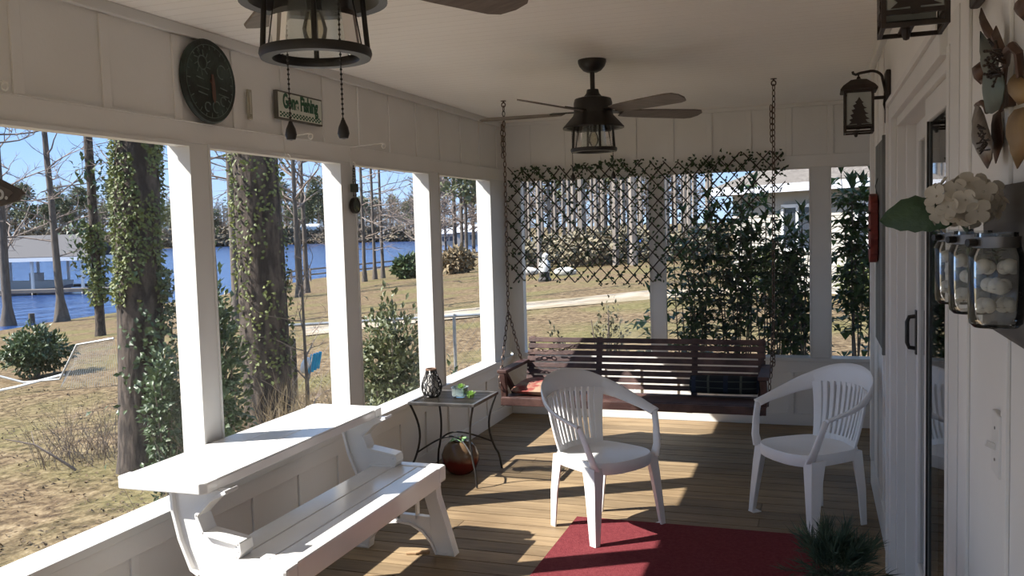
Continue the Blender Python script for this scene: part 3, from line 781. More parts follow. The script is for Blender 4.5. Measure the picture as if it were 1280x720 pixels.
def ceramic_pot():
    t = thing('ceramic_jar', 'round brown and oxblood glazed ceramic jar under the side table', 'jar', (-2.295, 5.52, 0))
    M_ = mat('two_tone_glaze', (0.12,0.075,0.05), rough=0.16)
    n = M_.node_tree.nodes; l = M_.node_tree.links; b = n['Principled BSDF']
    tc = n.new('ShaderNodeTexCoord'); sp = n.new('ShaderNodeSeparateXYZ'); l.new(tc.outputs['Object'], sp.inputs[0])
    nz = n.new('ShaderNodeTexNoise'); nz.inputs['Scale'].default_value = 22; l.new(tc.outputs['Object'], nz.inputs['Vector'])
    ad = n.new('ShaderNodeMath'); ad.operation = 'MULTIPLY_ADD'; ad.inputs[1].default_value = 0.06; l.new(nz.outputs['Fac'], ad.inputs[0]); l.new(sp.outputs['Z'], ad.inputs[2])
    rp = n.new('ShaderNodeValToRGB'); e = rp.color_ramp.elements; e[0].position = 0.12; e[0].color = (0.13,0.018,0.014,1); e[1].position = 0.16; e[1].color = (0.15,0.095,0.055,1)
    l.new(ad.outputs[0], rp.inputs[0]); l.new(rp.outputs[0], b.inputs['Base Color'])
    MB().lathe([(0.0,0.0), (0.07,0.0), (0.105,0.03), (0.128,0.085), (0.128,0.13), (0.108,0.18), (0.075,0.212), (0.045,0.222), (0.02,0.218), (0.0,0.215)], 32).build('jar_body', M_, t, local=True)
    mb = MB(); R2 = random.Random(4)
    for k in range(5):
        a = k*2*PI/5+0.3; mb.leaf(V(0,0,0.222), V(math.cos(a), math.sin(a), 0.12), V(0,0,1), 0.085, 0.06, 0.3)
    mb.build('leaf_collar', mat('glazed_green', (0.12,0.33,0.09), (0.30,0.52,0.22), scale=15, rough=0.3), t, local=True)
    MB().tube([V(0,0,0.215), V(0.006,0,0.24), V(0.02,0,0.255)], 0.007, 7).build('stem', mat('brown_stem', (0.09,0.06,0.03), rough=0.6), t, local=True)
ceramic_pot()

# ------------------------------------------------------------------ rug, round table with needle plant
def rug():
    M_ = mat('red_rug_pile', (0.15,0.028,0.034), (0.19,0.040,0.046), scale=60, rough=0.95, bump=0.5, bscale=220, spec=0.1)
    mb = MB(); nx, ny = 26, 40; x0, x1, y0, y1 = -1.29, 0.02, 2.75, 4.80
    vs = []; fs = []
    for j in range(ny+1):
        for i in range(nx+1):
            x = x0+(x1-x0)*i/nx; y = y0+(y1-y0)*j/ny
            vs.append(V(x, y, 0.007+0.0012*noise.noise(V(x*3, y*3, 0))))
    for j in range(ny):
        for i in range(nx):
            a = j*(nx+1)+i; fs.append((a, a+1, a+nx+2, a+nx+1))
    n0 = len(vs); ring = [i for i in range(nx+1)] + [j*(nx+1)+nx for j in range(1, ny+1)] + [ny*(nx+1)+i for i in range(nx-1, -1, -1)] + [j*(nx+1) for j in range(ny-1, 0, -1)]
    vs += [V(vs[i].x, vs[i].y, 0.0005) for i in ring]
    for k in range(len(ring)):
        k2 = (k+1) % len(ring); fs.append((ring[k2], ring[k], n0+k, n0+k2))
    mb.add(vs, fs, True)
    tag(mb.build('area_rug', M_), 'flat dark red rug on the deck boards', 'rug')
rug()
def round_table():
    t = thing('round_table', 'dark round metal table at the lower right corner, its rim just showing', 'table', (0.045, 2.25, 0))
    MB().lathe([(0.0,0.665), (0.235,0.665), (0.248,0.672), (0.25,0.682), (0.246,0.69), (0.0,0.688)], 48).build('tabletop', BLACK, t, local=True)
    MB().lathe([(0.0,0.03), (0.025,0.03), (0.022,0.35), (0.03,0.6), (0.06,0.665), (0.0,0.665)], 18).build('pedestal', BLACK, t, local=True)
    for k in range(3):
        a = k*2*PI/3+0.4; d = V(math.cos(a), math.sin(a), 0)
        MB().tube([V(0,0,0.16)+d*0.02, V(0,0,0.10)+d*0.10, V(0,0,0.012)+d*0.19], [0.014,0.013,0.012], 8).build('leg', BLACK, t, local=True)
round_table()
def needle_plant():
    t = thing('potted_needle_plant', 'bushy dark green needle leaved plant on the round table', 'plant', (0.045, 2.31, 0.69))
    MB().lathe([(0.0,0.0), (0.05,0.0), (0.068,0.055), (0.072,0.055), (0.072,0.065), (0.062,0.065), (0.058,0.05), (0.0,0.05)], 24).build('pot', mat('dark_clay_pot', (0.05,0.03,0.025), rough=0.7), t, local=True)
    R2 = random.Random(11); mb = MB()
    for s_ in range(80):
        a = R2.uniform(0, 2*PI); el = R2.uniform(0.0, 1.35); L = R2.uniform(0.06, 0.105)
        d = V(math.cos(a)*math.cos(el), math.sin(a)*math.cos(el), math.sin(el)); p0 = V(0,0,0.080)+d*0.02
        for q in range(34):
            u = R2.uniform(0.1, 1.0); p = p0+d*L*u
            dd = (d*1.1+V(R2.gauss(0,.45), R2.gauss(0,.45), R2.gauss(0,.35)+0.15)).normalized()
            mb.leaf(p, dd, V(R2.gauss(0,1), R2.gauss(0,1), 1), R2.uniform(0.035,0.06), 0.0028, 0.1)
    mb.build('needles', mat('blue_green_needles', (0.025,0.05,0.035), (0.05,0.085,0.055), scale=25, rough=0.6, trans=0.15), t, local=True)
needle_plant()
tag(MB().prism([(0,0),(0.05,0.012),(0.11,0.055),(0.10,0.075),(0.045,0.05),(0.0,0.02)], lambda u, v, w: V(-1.99+u, 4.02+v, w), 0.0005, 0.012).build('wood_chip', mat('split_wood', (0.45,0.30,0.17), (0.3,0.19,0.1), scale=30, rough=0.8, stretch=(1,6,1)), bevel=0.003), 'splinter of tan wood on the deck in front of the bench', 'wood chip')

# ------------------------------------------------------------------ ceiling fans
def fan(loc, rot, label, chains):
    t = thing('ceiling_fan', label, 'ceiling fan', loc, 0, 'lantern ceiling fans')
    MB().lathe([(0.0,0.0), (0.078,0.0), (0.078,-0.014), (0.070,-0.035), (0.050,-0.058), (0.028,-0.068), (0.0,-0.068)][::-1], 32).build('canopy', BRONZE, t, local=True)
    MB().lathe([(0.0,-0.172), (0.0135,-0.172), (0.0135,-0.06), (0.0,-0.06)], 14).build('downrod', BRONZE, t, local=True)
    MB().lathe([(0.0,-0.292), (0.107,-0.292), (0.107,-0.235), (0.100,-0.213), (0.072,-0.205), (0.050,-0.200), (0.036,-0.182), (0.032,-0.162), (0.0,-0.162)], 36).build('motor_housing', BRONZE, t, local=True)
    for k in range(5):
        a = rot + k*2*PI/5; ca, sa = math.cos(a), math.sin(a)
        def W(r, s, z):                                       # along the blade, across it, height
            pit = math.radians(-13); zz = z*math.cos(pit) + s*math.sin(pit); ss = s*math.cos(pit)-z*math.sin(pit)
            return V(r*ca-ss*sa, r*sa+ss*ca, -0.288+zz)
        outl = [(0.17,-0.045), (0.22,-0.055), (0.40,-0.066), (0.60,-0.070), (0.645,-0.062), (0.668,-0.03), (0.665,0.015), (0.640,0.055), (0.60,0.066), (0.40,0.062), (0.22,0.052), (0.17,0.042)]
        bl = MB().prism(outl, W, -0.004, 0.004).build('blade', BLADE, t, local=True, bevel=0.002)
        ar = MB().prism([(0.09,-0.02), (0.15,-0.018), (0.24,-0.035), (0.25,0.0), (0.24,0.035), (0.15,0.018), (0.09,0.02)], W, 0.0045, 0.010).build('blade_arm', BRONZE, bl, local=True)
    sk = MB(); sk.disc_band([(0.06,-0.292), (0.108,-0.292), (0.112,-0.305), (0.170,-0.368), (0.170,-0.376), (0.150,-0.372), (0.105,-0.315), (0.06,-0.31)], 40); sk.lathe([(0.0,-0.335), (0.065,-0.335), (0.065,-0.292), (0.0,-0.292)], 24)
    sk.build('lamp_hood', BRONZE, t, local=True)
    fr = MB(); fr.disc_band([(0.098,-0.484), (0.128,-0.484), (0.130,-0.494), (0.126,-0.505), (0.100,-0.505), (0.096,-0.496)], 44)
    for k in range(4):
        a = math.radians(30+90*k); c, s = math.cos(a), math.sin(a)
        fr.tube([V(0.108*c, 0.108*s, -0.315), V(0.120*c, 0.120*s, -0.485)], 0.0065, 8)
    fr.build('lamp_cage', BRONZE, t, local=True)
    MB().disc_band([(0.088,-0.33), (0.110,-0.484), (0.107,-0.484), (0.085,-0.33)], 40).build('glass_shade', GLASS, t, local=True)
    MB().lathe([(0.0,-0.395), (0.018,-0.395), (0.02,-0.335), (0.0,-0.335)], 16).build('socket', BLACK, t, local=True)
    MB().lathe([(0.0,-0.478), (0.012,-0.474), (0.026,-0.455), (0.029,-0.435), (0.022,-0.41), (0.014,-0.395), (0.0,-0.395)], 20).build('bulb', glassy('bulb_glass', (0.95,0.9,0.8), body=0.12, bodycol=(0.9,0.8,0.6)), t, local=True)
    for x, y, zb in chains:
        mb = MB(); z = -0.33
        n = int((abs(zb)-0.33)/0.011)
        for i in range(n): mb.ball((x, y, -0.335-i*0.011), 0.0034, 6, 4)
        mb.tube([V(x, y, -0.33), V(x, y, zb)], 0.0012, 4)
        pc = mb.build('pull_chain', BRONZE, t, local=True)
        MB().lathe([(0.0,zb-0.040), (0.010,zb-0.038), (0.0135,zb-0.027), (0.011,zb-0.013), (0.006,zb-0.002), (0.004,zb+0.004), (0.0,zb+0.004)], 14, (x, y, 0)).build('pull_knob', BRONZE, pc, local=True)
fan((-1.162, 4.871, H), math.radians(37), 'far ceiling fan over the chairs, all of it in view', [(-0.118,-0.02,-0.62), (0.112,-0.02,-0.62)])
fan((-1.100, 1.850, H), math.radians(62), 'near ceiling fan, cut off by the top of the picture, with two pull chains', [(-0.045,-0.05,-0.655), (0.092,-0.05,-0.66)])

# ------------------------------------------------------------------ left wall decorations
WIRE = mat('white_wire', (0.72,0.70,0.66), rough=0.4)
def dial():
    t = thing('outdoor_clock', 'round dark verdigris metal dial with one pointer on the left wall', 'clock', (XL+0.012, 3.370, 2.345))
    M_ = mat('verdigris_metal', (0.022,0.027,0.023), (0.055,0.085,0.07), scale=9, rough=0.6, metal=0.3, bump=0.3, bscale=30, lo=0.45, hi=0.8)
    n = 48; R0 = 0.185
    prof = [(0.0,0.030), (0.06,0.031), (0.13,0.029), (0.165,0.026), (0.178,0.028), (0.186,0.018), (0.182,0.006), (0.06,0.0), (0.0,0.0)]
    rings = [[V(z, r*math.cos(2*PI*k/n), r*math.sin(2*PI*k/n)) for k in range(n)] for r, z in prof[::-1]]
    rings[0] = [V(0, 0.001*math.cos(2*PI*k/n), 0.001*math.sin(2*PI*k/n)) for k in range(n)]; rings[-1] = [V(0.03, 0.001*math.cos(2*PI*k/n), 0.001*math.sin(2*PI*k/n)) for k in range(n)]
    MB().loft(rings).build('dial_plate', M_, t, local=True)
    RV = mat('worn_verdigris', (0.06,0.085,0.072), (0.12,0.15,0.13), scale=30, rough=0.6, metal=0.2)
    def ringp(cy, cz, r, a0, a1, nn=18, x=0.031): return [V(x, cy+r*math.cos(a0+(a1-a0)*i/nn), cz+r*math.sin(a0+(a1-a0)*i/nn)) for i in range(nn+1)]
    mk = MB(); mk.tube(ringp(-0.055, 0.075, 0.030, 0, 2*PI), 0.003, 5)
    for k in range(10):
        a = 2*PI*k/10; mk.tube([V(0.031, -0.055+0.029*math.cos(a), 0.075+0.029*math.sin(a)), V(0.031, -0.055+0.056*math.cos(a+0.25), 0.075+0.056*math.sin(a+0.25))], 0.0025, 5)
    mk.build('sun_motif', RV, t, local=True)
    mk = MB(); mk.tube(ringp(0, 0, 0.160, 0, 2*PI, 40, 0.0265), 0.002, 5)
    for k in range(24):
        a = 2*PI*k/24; r0 = 0.148 if k % 2 else 0.138
        mk.tube([V(0.029, r0*math.cos(a), r0*math.sin(a)), V(0.0265, 0.161*math.cos(a), 0.161*math.sin(a))], 0.0025, 5)
    mk.build('hour_ring', RV, t, local=True)
    for y, z, L in ((-0.10,0.01,0.05), (-0.10,-0.03,0.08), (-0.09,-0.055,0.06), (0.05,-0.05,0.07), (0.06,-0.02,0.05)):
        MB().tube([V(0.031, y, z), V(0.031, y+L, z-0.008)], 0.0028, 5).build('raised_line', RV, t, local=True)
    for cy, cz, r in ((0.03,-0.11,0.025), (-0.03,-0.115,0.02), (0.075,0.05,0.03), (0.08,-0.08,0.02)):
        MB().tube(ringp(cy, cz, r, 0.5, 5.0), 0.0028, 5).build('scroll_motif', RV, t, local=True)
    p = MB().prism([(-0.004,0.03), (0.006,0.03), (0.016,-0.02), (0.018,-0.075), (0.010,-0.095), (-0.002,-0.075), (-0.006,-0.02)], lambda u, v, w: V(w, u, v), 0.036, 0.040)
    p.tube([V(0.03,0,0), V(0.042,0,0)], 0.008, 10)
    p.build('pointer', mat('rusty_pointer', (0.13,0.055,0.035), (0.09,0.04,0.03), scale=20, rough=0.6), t, local=True)
dial()
def thermo():
    t = thing('wall_thermometer', 'slim pale thermometer strip between the dial and the sign', 'thermometer', (XL+0.012, 3.685, 2.212))
    MB().box(0, 0.010, -0.017, 0.017, 0, 0.142).build('case', mat('aged_cream_plastic', (0.40,0.37,0.29), (0.33,0.30,0.23), scale=20, rough=0.5), t, local=True, bevel=0.003)
    MB().tube([V(0.012,0,0.025), V(0.012,0,0.128)], 0.002, 6).build('glass_tube', mat('tube_white', (0.6,0.58,0.5), rough=0.2), t, local=True)
    mb = MB()
    for z in (0.012, 0.020):
        for y in (-0.006, 0.006): mb.tube([V(0.009,y,z), V(0.012,y,z)], 0.002, 6)
    mb.build('rivet_dots', BLACK, t, local=True)
thermo()
def text_mesh(s, size, bold=0.0, sx=1.0, extrude=0.001, space=1.0):
    cu = bpy.data.curves.new('lettering', 'FONT'); cu.body = s; cu.size = size; cu.offset = bold; cu.extrude = extrude; cu.space_character = space
    cu.align_x = 'CENTER'; cu.align_y = 'CENTER'
    o = bpy.data.objects.new('lettering', cu); COL.objects.link(o)
    dg = bpy.context.evaluated_depsgraph_get(); dg.update()
    me = bpy.data.meshes.new_from_object(o.evaluated_get(dg))
    bpy.data.objects.remove(o); bpy.data.curves.remove(cu)
    vs = [V(v.co.x*sx, v.co.y, v.co.z) for v in me.vertices]; fs = [tuple(p.vertices) for p in me.polygons]
    bpy.data.meshes.remove(me); return vs, fs
def sign():
    y0, y1, z0, z1 = 3.895, 4.325, 2.238, 2.382
    t = thing('wall_sign', 'small white Gone Fishing sign with green letters on the left wall', 'sign', (XL+0.012, (y0+y1)/2, (z0+z1)/2))
    w, h = y1-y0, z1-z0
    MB().box(0, 0.022, -w/2, w/2, -h/2, h/2).build('board', mat('dark_sign_edge', (0.07,0.065,0.05), (0.11,0.10,0.08), scale=15, rough=0.7), t, local=True, bevel=0.002)
    MB().box(0.022, 0.0235, -w/2+0.009, w/2-0.009, -h/2+0.009, h/2-0.009).build('face', mat('sign_cream', (0.66,0.68,0.60), (0.56,0.58,0.50), scale=12, rough=0.6), t, local=True)
    G = mat('sign_green', (0.015,0.085,0.04), rough=0.6)
    vs, fs = text_mesh('Gone Fishing', 0.096, 0.0040, 0.66, 0.0006)
    vs = [V(0.0245+v.z, v.x, v.y*1.05+0.020) for v in vs]
    MB().add(vs, fs).build('lettering', G, t, local=True)
    mb = MB()
    for r in range(3):
        for k in range(26):
            if (k+r) % 2 == 0:
                y = -w/2+0.018+k*(w-0.036)/26; z = -h/2+0.014+r*0.0085
                mb.box(y*0+0.0235, 0.0245, y, y+(w-0.036)/26, z, z+0.0085)
    mb.build('check_band', G, t, local=True)
sign()
def hook(label, y, z, arm, ztop=0.02, group='white plant hanger brackets'):
    t = thing('plant_hanger', label, 'hook', (XL+0.012, y, z), 0, group)
    mb = MB()
    P = [V(0.016*math.cos(a)+0.016+0.0, 0, -0.012+0.016*math.sin(a)) for a in [PI*(2.6-1.6*i/12) for i in range(13)]]
    mb.tube([V(0.003,0,0.10), V(0.003,0,-0.005)] , 0.003, 6)
    mb.tube([V(0.003,0,-0.005)] + [V(0.018-0.015*math.cos(PI*i/10*1.5), 0, -0.005-0.015*math.sin(PI*i/10*1.5)) for i in range(1, 11)], 0.003, 6)
    mb.build('back_wire', WIRE, t, local=True)
    mb = MB()
    mb.tube([V(0.003,0,0.098), V(arm-0.02,0,0.108), V(arm,0,0.100)] + [V(arm-0.013+0.013*math.cos(a), 0, 0.092+0.013*math.sin(a)) for a in [0.4-PI*1.6*i/10 for i in range(11)]], 0.003, 6)
    mb.build('arm', WIRE, t, local=True)
hook('white wire plant hanger under the Gone Fishing sign', 3.975, 2.055, 0.17)
hook('white wire plant hanger holding the hanging ornament', 4.655, 2.055, 0.235)
hook('white wire plant hanger nearest the left edge of the picture', 2.145, 2.050, 0.205)
def ornament():
    t = thing('hanging_ornament', 'small hanging ornament with a painted disc on the second left post', 'ornament', (XL+0.033, 4.655, 1.77))
    mb = MB()
    link_chain(mb, V(0,-0.004,0.272), V(0,-0.012,0.165), 0.014, 0.0014, lw=0.0042); link_chain(mb, V(0,0.004,0.272), V(0,0.018,0.165), 0.014, 0.0014, lw=0.0042)
    mb.build('chain', BLACK, t, local=True); mb = MB()
    link_chain(mb, V(0,-0.012,0.122), V(0,-0.010,0.082), 0.014, 0.0014, lw=0.0042); link_chain(mb, V(0,0.018,0.122), V(0,0.012,0.082), 0.014, 0.0014, lw=0.0042)
    mb.build('chain', BLACK, t, local=True)
    MB().box(-0.008, 0.008, -0.036, 0.036, 0.12, 0.168).build('plate', mat('dark_slate_green', (0.03,0.04,0.03), (0.06,0.07,0.05), scale=40, rough=0.6), t, local=True, bevel=0.003)
    n = 28
    MB().loft([[V(x, r*math.cos(2*PI*k/n), 0.042+r*math.sin(2*PI*k/n)) for k in range(n)] for x, r in ((-0.012,0.002), (-0.012,0.046), (0.012,0.047), (0.014,0.042), (0.008,0.038), (0.008,0.002))]).build('disc', BRONZE, t, local=True, sharp=50)
    MB().loft([[V(x, r*math.cos(2*PI*k/n), 0.042+r*math.sin(2*PI*k/n)) for k in range(n)] for x, r in ((0.008,0.037), (0.010,0.036), (0.0105,0.002))]).build('painted_face', mat('painted_leaf_green', (0.03,0.04,0.02), (0.30,0.30,0.08), scale=30, rough=0.5, lo=0.5, hi=0.7), t, local=True)
ornament()
def plaque():
    c = V(-1.715, 1.50, 1.765)
    t = thing('hanging_plaque', 'dark pointed hanging sign at the left edge of the picture', 'sign', c)
    u = V(math.cos(0.42), math.sin(0.42), 0); nv = V(math.sin(0.42), -math.cos(0.42), 0)
    fish = [(-0.26,0.0), (-0.18,0.045), (-0.06,0.065), (0.015,0.033), (0.058,0.008), (0.066,-0.002), (0.058,-0.006), (0.052,-0.016), (0.0,-0.030), (-0.10,-0.055), (-0.20,-0.035)]
    def mp(a, b, w): return c*0 + u*a + V(0,0,b) + nv*w
    MB().prism(fish, mp, -0.006, 0.006).build('board', mat('dark_stained_board', (0.05,0.037,0.03), (0.08,0.06,0.045), scale=12, rough=0.6), t, local=True, bevel=0.002)
    inner = [(a*0.86-0.012, b*0.72+0.002) for a, b in fish]
    MB().prism(inner, mp, 0.0062, 0.0075).build('face', mat('brown_painted_face', (0.085,0.065,0.055), (0.11,0.09,0.075), scale=14, rough=0.6), t, local=True)
    vs, fs = text_mesh('o.', 0.045, 0.0012, 0.8, 0.0004)
    MB().add([mp(v.x+0.018, v.y+0.002, 0.0082+v.z) for v in vs], fs).build('lettering', mat('sign_grey_white', (0.5,0.49,0.47), rough=0.6), t, local=True)
    mb = MB()
    for a in (-0.2, -0.06): mb.tube([mp(a, 0.045, 0), V(u.x*-0.13, u.y*-0.13, 0.45)], 0.0015, 5)
    mb.tube([V(u.x*-0.13, u.y*-0.13, 0.45), V(u.x*-0.13, u.y*-0.13, H-c.z)], 0.0015, 5)
    mb.build('cord', BLACK, t, local=True)
plaque()

# ------------------------------------------------------------------ right wall : lanterns, shutter, jars, flowers, switch
LANG = mat('frosted_lantern_glass', (0.40,0.42,0.39), (0.35,0.37,0.35), scale=12, rough=0.3)
LANB = mat('rust_brown_iron', (0.018,0.012,0.009), (0.035,0.022,0.016), scale=18, rough=0.5, metal=0.15)
def wall_lantern(loc, label):
    t = thing('wall_lantern', label, 'lantern', loc, 0, 'pine tree wall lanterns')
    cx = -0.139; h = 0.066                                     # body axis, half width; z 0 is the underside of the body
    mb = MB(); mb.box(-0.022, 0, -0.055, 0.055, 0.045, 0.285); mb.build('wall_plate', LANB, t, local=True, bevel=0.006)
    mb = MB()
    mb.tube([V(-0.02,0,0.19), V(-0.033,0,0.25)] + [V(-0.085+0.052*math.cos(a), 0, 0.25+0.040*math.sin(a)) for a in [PI*0.5*i/8 for i in range(1, 9)]] + [V(cx+0.005,0,0.284), V(cx-0.012,0,0.278), V(cx-0.024,0,0.284), V(cx-0.026,0,0.294)], 0.0065, 8)
    mb.tube([V(-0.02,0,0.19), V(-0.026,0,0.13), V(-0.018,0,0.10)], 0.006, 8)
    mb.box(-0.08, -0.02, -0.008, 0.008, 0.155, 0.17)
    mb.tube([V(cx,0,0.28), V(cx,0,0.262)], 0.004, 7)
    mb.build('arm', LANB, t, local=True)
    rf = MB()
    def sq(r, z): return [V(cx-r,-r,z), V(cx+r,-r,z), V(cx+r,r,z), V(cx-r,r,z)]
    rf.loft([sq(h-0.004,0.196), sq(h+0.015,0.196), sq(h+0.017,0.204), sq(h+0.004,0.222), sq(0.035,0.250), sq(0.010,0.256), sq(0.006,0.268)], smooth=False)
    rf.build('lantern_roof', LANB, t, local=True, bevel=0.002)
    fr = MB(); w = 0.010
    for sx in (-1, 1):
        for sy in (-1, 1):
            x = cx+sx*(h-w/2); y = sy*(h-w/2); fr.box(x-w/2, x+w/2, y-w/2, y+w/2, 0.0, 0.197)
    for z0, z1 in ((0.0,0.009), (0.026,0.036), (0.186,0.196)):
        for s in (-1, 1):
            fr.box(cx-h+w, cx+h-w, s*(h-w/2)-w/2+0.001, s*(h-w/2)+w/2-0.001, z0, z1)
            fr.box(cx+s*(h-w/2)-w/2+0.001, cx+s*(h-w/2)+w/2-0.001, -h+w, h-w, z0, z1)
    fr.build('lantern_frame', LANB, t, local=True)
    q = h-0.012
    for (ax, s) in (('y',-1), ('y',1), ('x',-1), ('x',1)):
        mb = MB()
        if ax == 'y': mb.box(cx-q, cx+q, s*(h-0.007)-0.001, s*(h-0.007)+0.001, 0.036, 0.186)
        else: mb.box(cx+s*(h-0.007)-0.001, cx+s*(h-0.007)+0.001, -q, q, 0.036, 0.186)
        mb.build('glass_panel', LANG, t, local=True)
    tree = [(0,0.165), (0.012,0.145), (0.020,0.139), (0.013,0.134), (0.022,0.118), (0.034,0.112), (0.020,0.108), (0.028,0.092), (0.042,0.085), (0.026,0.082), (0.032,0.070), (0.046,0.060), (0.028,0.058), (0.036,0.046), (0.050,0.040), (0.010,0.040), (0.008,0.024), (-0.008,0.024), (-0.010,0.040), (-0.048,0.038), (-0.034,0.050), (-0.045,0.060), (-0.028,0.066), (-0.040,0.082), (-0.024,0.088), (-0.034,0.105), (-0.018,0.110), (-0.028,0.126), (-0.012,0.134), (-0.018,0.142), (-0.010,0.148)]
    for s in (-1, 1):
        MB().prism(tree, lambda u, v, w_: V(cx+u, s*h-0.0005*s+w_, v), -0.0015, 0.0015).build('pine_cutout', LANB, t, local=True)
        MB().prism(tree, lambda u, v, w_: V(cx+s*h-0.0005*s+w_, u, v), -0.0015, 0.0015).build('pine_cutout', LANB, t, local=True)
    mb = MB().lathe([(0.0,-0.018), (0.006,-0.016), (0.009,-0.006), (0.009,0.015), (0.0,0.015)], 12, (cx-0.012, 0, 0)); mb.box(cx-0.024, cx+0.002, -h+0.008, h-0.008, 0.006, 0.010)
    mb.build('finial', LANB, t, local=True)
wall_lantern((XR, 4.60, 2.060), 'brown pine tree lantern on the wall beyond the sliding door')
wall_lantern((XR, 2.12, 2.055), 'brown pine tree lantern cut off by the top of the picture')
def shutter():
    t = thing('wall_shutter', 'tall dark grey slatted panel hung beyond the sliding door', 'shutter', (XR-0.002, 4.92, 1.0))
    G = mat('charcoal_painted_wood', (0.10,0.105,0.10), (0.14,0.145,0.135), scale=6, rough=0.6, stretch=(8,8,1))
    for k in range(4):
        y = -0.32+0.16*k
        MB().box(-0.024, -0.003, y+0.006, y+0.154, 0.0, 1.04).build('board', G, t, local=True, bevel=0.004)
    for z in (0.10, 0.50, 0.86): MB().box(-0.003, 0.0, -0.31, 0.31, z, z+0.07).build('batten', G, t, local=True)
    MB().box(-0.034, -0.003, -0.345, -0.318, -0.005, 1.045).build('edge_trim', G, t, local=True, bevel=0.003)
shutter()
def red_fish():
    t = thing('wall_decoration', 'red and black scalloped hanging decoration on the grey panel', 'wall decoration', (XR-0.050, 5.02, 1.42))
    Rr = mat('worn_red_paint', (0.27,0.045,0.03), (0.12,0.025,0.02), scale=16, rough=0.6)
    body = [(0.0,0.36), (0.035,0.345), (0.055,0.30), (0.045,0.26), (0.06,0.215), (0.05,0.17), (0.062,0.13), (0.045,0.085), (0.055,0.045), (0.02,0.0), (-0.02,0.005), (-0.05,0.05), (-0.04,0.09), (-0.06,0.13), (-0.048,0.175), (-0.06,0.22), (-0.045,0.265), (-0.055,0.31), (-0.03,0.35)]
    MB().prism(body, lambda u, v, w: V(w, u*1.6, v), -0.020, 0.020).build('body', Rr, t, local=True, bevel=0.006)
    mb = MB()
    for z in (0.08, 0.17, 0.26): mb.tube([V(-0.022,-0.09,z), V(-0.026,0.0,z+0.01), V(-0.022,0.09,z)], 0.005, 6)
    mb.build('black_band', BLACK, t, local=True)
    MB().tube([V(0.018,0,0.355), V(0.01,0,0.40), V(0.022,0,0.44)], 0.002, 5).build('hanging_wire', BLACK, t, local=True)
red_fish()
def switch():
    t = thing('light_switch', 'white toggle light switch plate on the house wall', 'light switch', (XR-0.0005, 1.895, 1.156))
    MB().box(-0.012, 0, -0.037, 0.037, 0, 0.122).build('plate', TRIM, t, local=True, bevel=0.003)
    MB().obox(V(-0.019,0,0.058), V(0.009,0,-0.004), V(0,0.005,0), V(0.002,0,0.005)).build('toggle', TRIM, t, local=True)
    mb = MB()
    for z in (0.03, 0.092): mb.tube([V(-0.0115,0,z), V(-0.0135,0,z)], 0.003, 8)
    mb.build('screw', mat('screw_steel', (0.3,0.29,0.28), rough=0.4, metal=0.8), t, local=True)
switch()
def jar_rack():
    t = thing('jar_sconce', 'dark board with three glass jars on metal bands on the right wall', 'wall rack', (XR, 1.62, 1.44))
    MB().box(-0.022, 0, -0.36, 0.36, 0.0, 0.27).build('backboard', mat('dark_barn_wood', (0.055,0.05,0.045), (0.10,0.09,0.08), scale=5, rough=0.7, stretch=(8,1,8)), t, local=True, bevel=0.003)
    for y in (-0.15, 0.055, 0.24):
        c = (-0.086, y, 0.052)
        j = MB().lathe([(0.0,0.0), (0.030,0.0), (0.036,0.006), (0.0375,0.02), (0.0375,0.105), (0.033,0.118), (0.029,0.124), (0.029,0.140), (0.0265,0.140), (0.0265,0.124), (0.0345,0.104), (0.0345,0.02), (0.028,0.006), (0.0,0.005)], 28, c).build('jar', JARGLASS, t, local=True)
        bd = MB(); bd.disc_band([(0.0302,0.170), (0.0325,0.170), (0.0325,0.186), (0.0302,0.186)], 28, (c[0], c[1], 0)); bd.box(-0.045, -0.021, y-0.008, y+0.008, 0.172, 0.184)
        bd.build('metal_band', mat('band_steel', (0.22,0.21,0.20), (0.13,0.125,0.12), scale=20, rough=0.35, metal=0.7), t, local=True)
        MB().tube([V(c[0]-0.03, y-0.016, 0.178), V(c[0]-0.042, y-0.022, 0.178)], 0.006, 9).build('band_screw', BLACK, t, local=True)
jar_rack()
COTTON = mat('cotton_white', (0.66,0.63,0.57), (0.56,0.53,0.47), scale=30, rough=0.95, bump=0.3, bscale=60)
HUSK = mat('brown_husk', (0.10,0.06,0.045), (0.17,0.10,0.07), scale=30, rough=0.8)
R9 = random.Random(21)
boll_i = 0
for jy, levels in ((1.47, 3), (1.675, 3), (1.86, 3)):
    for lv in range(levels):
        for k in range(2 if lv else 2):
            a = lv*1.3 + k*PI + 0.4
            c = V(XR-0.086+0.0165*math.cos(a), jy+0.0165*math.sin(a), 1.502+0.027+lv*0.026)
            c.z = 1.5+0.0215+lv*0.0285
            names = {1.47: 'nearest', 1.675: 'middle', 1.86: 'farthest'}
            side = 'near' if math.sin(a) < 0 else 'far'
            t = thing('cotton_boll', 'white cotton boll in the %s jar, %s, %s side' % (names[jy], ('bottom layer', 'second layer', 'top layer')[lv], side), 'cotton', (c.x, c.y, c.z), 0, 'cotton bolls in the jars')
            mb = MB()
            for q in range(4):
                b_ = q*PI/2+a; mb.ball((0.0058*math.cos(b_), 0.0058*math.sin(b_), 0.002+0.002*(q % 2)), 0.0108, 10, 7)
            mb.build('lint', COTTON, t, local=True)
            hk = MB()
            for q in range(4):
                b_ = q*PI/2+a+0.78; hk.leaf(V(0,0,-0.010), V(math.cos(b_), math.sin(b_), 0.7), V(0,0,1), 0.024, 0.011, 0.4)
            hk.build('husk', HUSK, t, local=True)
